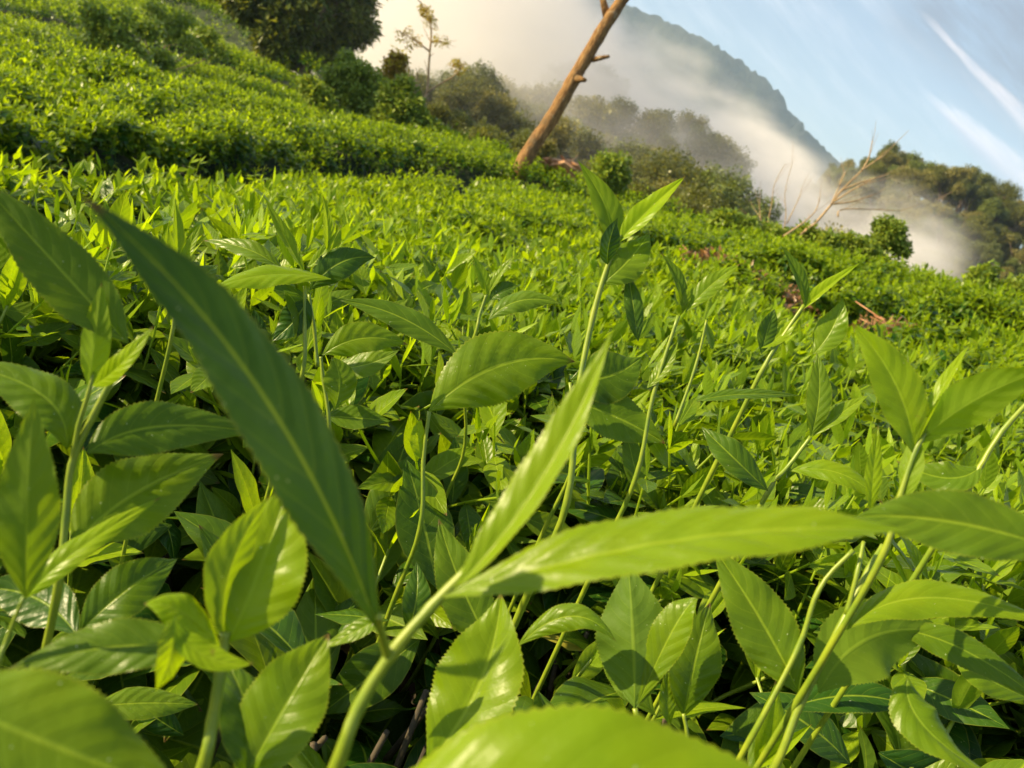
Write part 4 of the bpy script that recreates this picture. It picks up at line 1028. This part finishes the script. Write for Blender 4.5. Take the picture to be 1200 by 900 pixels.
# trees of the valley, half drowned in fog: (u, v of the top, depth, height)
VT = [(560, 85, 34, 10, 'tall round-headed tree in thin fog, right of the thin orange sapling'), (575, 105, 36, 9, 'dark tree against the fog behind the round-headed one'), (535, 92, 32, 9, 'tree with loose crown left of the round-headed fog tree'),
      (515, 118, 27, 7, 'olive tree just behind the bushes on the brow'), (545, 130, 26, 6, 'pale bushy tree at the foot of the round-headed tree'), (632, 128, 30, 8, 'wide tree behind the foot of the leaning trunk'),
      (662, 135, 32, 8, 'wide tree seen right behind the leaning trunk'), (700, 145, 36, 9, 'darker tree right of the leaning trunk, in thin fog'), (605, 150, 25, 6, 'low tree left of the leaning trunk foot'),
      (735, 112, 50, 13, 'faint tree fading into the fog right of the trunk'), (760, 130, 52, 12, 'faint broad tree in the fog below the mountain'), (800, 140, 54, 13, 'grey misty tree crown in the fog below the mountain'),
      (845, 145, 58, 13, 'ghostly tree crest nearest the mountain, in fog'), (700, 190, 26, 6, 'low green tree behind the stump'), (750, 195, 28, 6, 'olive tree behind the tallest shoot'),
      (785, 190, 34, 8, 'olive tree in mist right of the tallest shoot'), (820, 205, 30, 7, 'sunlit bushy tree over the field edge, mid right'), (850, 200, 36, 8, 'bushy misty tree above the field edge'), (870, 225, 26, 6, 'low sunlit tree behind the upright twigs'),
      (900, 232, 28, 6, 'tree with yellow tinge behind the dead shrub'), (925, 240, 30, 5.5, 'small tree at the fog edge behind the dead shrub'), (780, 225, 20, 4, 'near low tree over the field edge right of the rolled bud'), (820, 232, 19, 4, 'near low tree above the field edge'),
      (640, 160, 22, 5, 'near low tree hidden by the leaning trunk foot'), (590, 165, 20, 4, 'near low scrub tree left of the trunk foot'), (670, 60, 75, 16, 'shadow-like tree deep in the fog by the trunk'), (860, 235, 22, 4, 'scrubby tree low behind the upright twigs')]
for u, v, d, H, lb in VT:
    p = at(u, v, d); x, y = p.x, p.y; g0 = float(ground(x, y)[0]); H2 = max(H*.6, min((p.z-g0)/.98, H*1.9))
    i = int(RNG.integers(7)); tm, _a, _b, P, R = far_shapes[i]; zb = p.z-H2
    t = empty('tree', (x, y, min(g0, zb) if zb > g0 else zb), lb, 'tree', 'trees in the foggy valley'); 
    hh = p.z-t.location.z; t.rotation_euler = (0, 0, RNG.uniform(0, 6.28))
    # long bare trunk if the ground lies deep below
    link('trunk', tm, t, scale=hh)
    n = len(P); wd_ = min(hh, H*1.25); PP = P*np.array([wd_, wd_, hh])
    scatter('crown', PP, R, RNG.uniform(.6, 1.3, n)*max(wd_, 4)*.068, RNG.integers(0, 4, n), TREE_COLS[int(RNG.choice([0, 1, 2, 2, 3]))], t)

spur_pts = []
for k in range(4000):
    a = RNG.uniform(-13, 17); r = RNG.uniform(27, 82); x, y = polar(a, r)
    if len(spur_pts) >= 95: break
    if edge_out(np.array([x]), np.array([y]))[0] < 9: continue
    if all((x-q[0])**2+(y-q[1])**2 > (1.8+r*.022)**2 for q in spur_pts): spur_pts.append((x, y, a, r))
for x, y, a, r in spur_pts:
    H = r*math.tan(rad(np.interp(a, [-13, -6, 2, 10, 17], [4.2, 4.8, 4.4, 3.6, 3.0])))*RNG.uniform(.75, 1.25)
    far_tree(x, y, H, 'tree of the misty wood between the tea field and the fog' if r < 55 else 'dim tree deeper in the fog behind the misty wood', 'trees of the misty wood' if r < 55 else 'dim trees deep in the fog')

# ------------------------------------------------------------------ fog bank in the valley and thin haze over all
def volume_box(name, lo, hi, mat, label=None):
    x0, y0, z0 = lo; x1, y1, z1 = hi
    V = [(x0, y0, z0), (x1, y0, z0), (x1, y1, z0), (x0, y1, z0), (x0, y0, z1), (x1, y0, z1), (x1, y1, z1), (x0, y1, z1)]
    F = [(0, 3, 2, 1), (4, 5, 6, 7), (0, 1, 5, 4), (1, 2, 6, 5), (2, 3, 7, 6), (3, 0, 4, 7)]
    me = bpy.data.meshes.new(name); me.from_pydata(V, [], F); me.materials.append(mat); o = link(name, me); o['kind'] = 'stuff'; return o
def fog_material():
    m = bpy.data.materials.new('fog_bank'); m.use_nodes = True; t = NT(m.node_tree)
    p = t.n('ShaderNodeNewGeometry').outputs['Position']
    sp = t.n('ShaderNodeSeparateXYZ', {0: p}); X, Y, Z = sp.outputs
    n = t.noise(p, 0.045, 4, 0.6)
    n2 = t.noise(t.n('ShaderNodeMapping', {0: p, 'Scale': (.5, .5, 1.3)}).outputs[0], 0.12, 3, 0.6)
    azt = t.m('DIVIDE', X, Y)                                  # the bank sinks to the right
    slope = t.m('SUBTRACT', 0.152, t.m('MULTIPLY', azt, 0.20))
    slope = t.m('ADD', slope, t.m('MULTIPLY', t.m('MAXIMUM', t.m('SUBTRACT', -0.02, azt), 0.0), 0.5))
    top = t.m('MULTIPLY', Y, slope)
    top = t.m('ADD', top, t.m('MULTIPLY', t.m('SUBTRACT', n, 0.5), 15.0))
    top = t.m('ADD', top, t.m('MULTIPLY', t.m('SUBTRACT', n2, 0.5), 8.0))
    body = t.ss(t.m('SUBTRACT', top, Z), -0.5, 5.0)
    near = t.ss(t.m('ADD', Y, t.m('MULTIPLY', n2, 26.0)), 52.0, 78.0)
    low = t.m('ADD', 0.25, t.m('MULTIPLY', t.ss(Z, -6.0, 9.0), 0.75))
    d = t.m('MULTIPLY', t.m('MULTIPLY', body, near), t.m('MULTIPLY', low, FOG_D))
    n5 = t.noise(t.n('ShaderNodeMapping', {0: p, 'Scale': (.6, .6, 1.5)}).outputs[0], 0.30, 4, 0.65)
    d = t.m('MULTIPLY', d, t.m('MULTIPLY', t.ss(n2, 0.30, 0.62), t.m('ADD', 0.18, t.m('MULTIPLY', t.ss(n5, 0.38, 0.62), 1.45))))
    thin = t.m('MULTIPLY', t.ss(t.m('SUBTRACT', t.m('SUBTRACT', 0.30, azt), t.m('MULTIPLY', t.m('SUBTRACT', n, .5), .8)), 0.0, 0.3), FOG_THIN)
    thin = t.m('MULTIPLY', thin, t.m('MULTIPLY', t.ss(Y, 22.0, 40.0), body))
    d = t.m('ADD', d, thin)
    d = t.m('MULTIPLY', d, t.ss(t.m('ADD', azt, t.m('MULTIPLY', n, .12)), -0.42, -0.26))
    d = t.m('MULTIPLY', d, t.m('SUBTRACT', 1.0, t.ss(t.m('ADD', azt, t.m('MULTIPLY', t.m('SUBTRACT', n2, .5), .16)), 0.34, 0.48)))
    pv = t.n('ShaderNodeVolumePrincipled', {'Color': (1.0, 0.965, 0.955, 1), 'Density': d, 'Anisotropy': 0.0})
    t.n('ShaderNodeOutputMaterial', {'Volume': pv})
    return m
FOG_D, FOG_THIN = 0.105, 0.016
volume_box('fog_bank', (-75, 20, -27), (64, 118, 46), fog_material())
hm = bpy.data.materials.new('haze'); hm.use_nodes = True; t = NT(hm.node_tree)
t.n('ShaderNodeOutputMaterial', {'Volume': t.n('ShaderNodeVolumePrincipled', {'Color': (0.62, 0.80, 1.0, 1), 'Density': 0.00030, 'Anisotropy': 0.2})})
volume_box('haze', (-2800, -2800, -34), (2800, 2800, 330), hm)
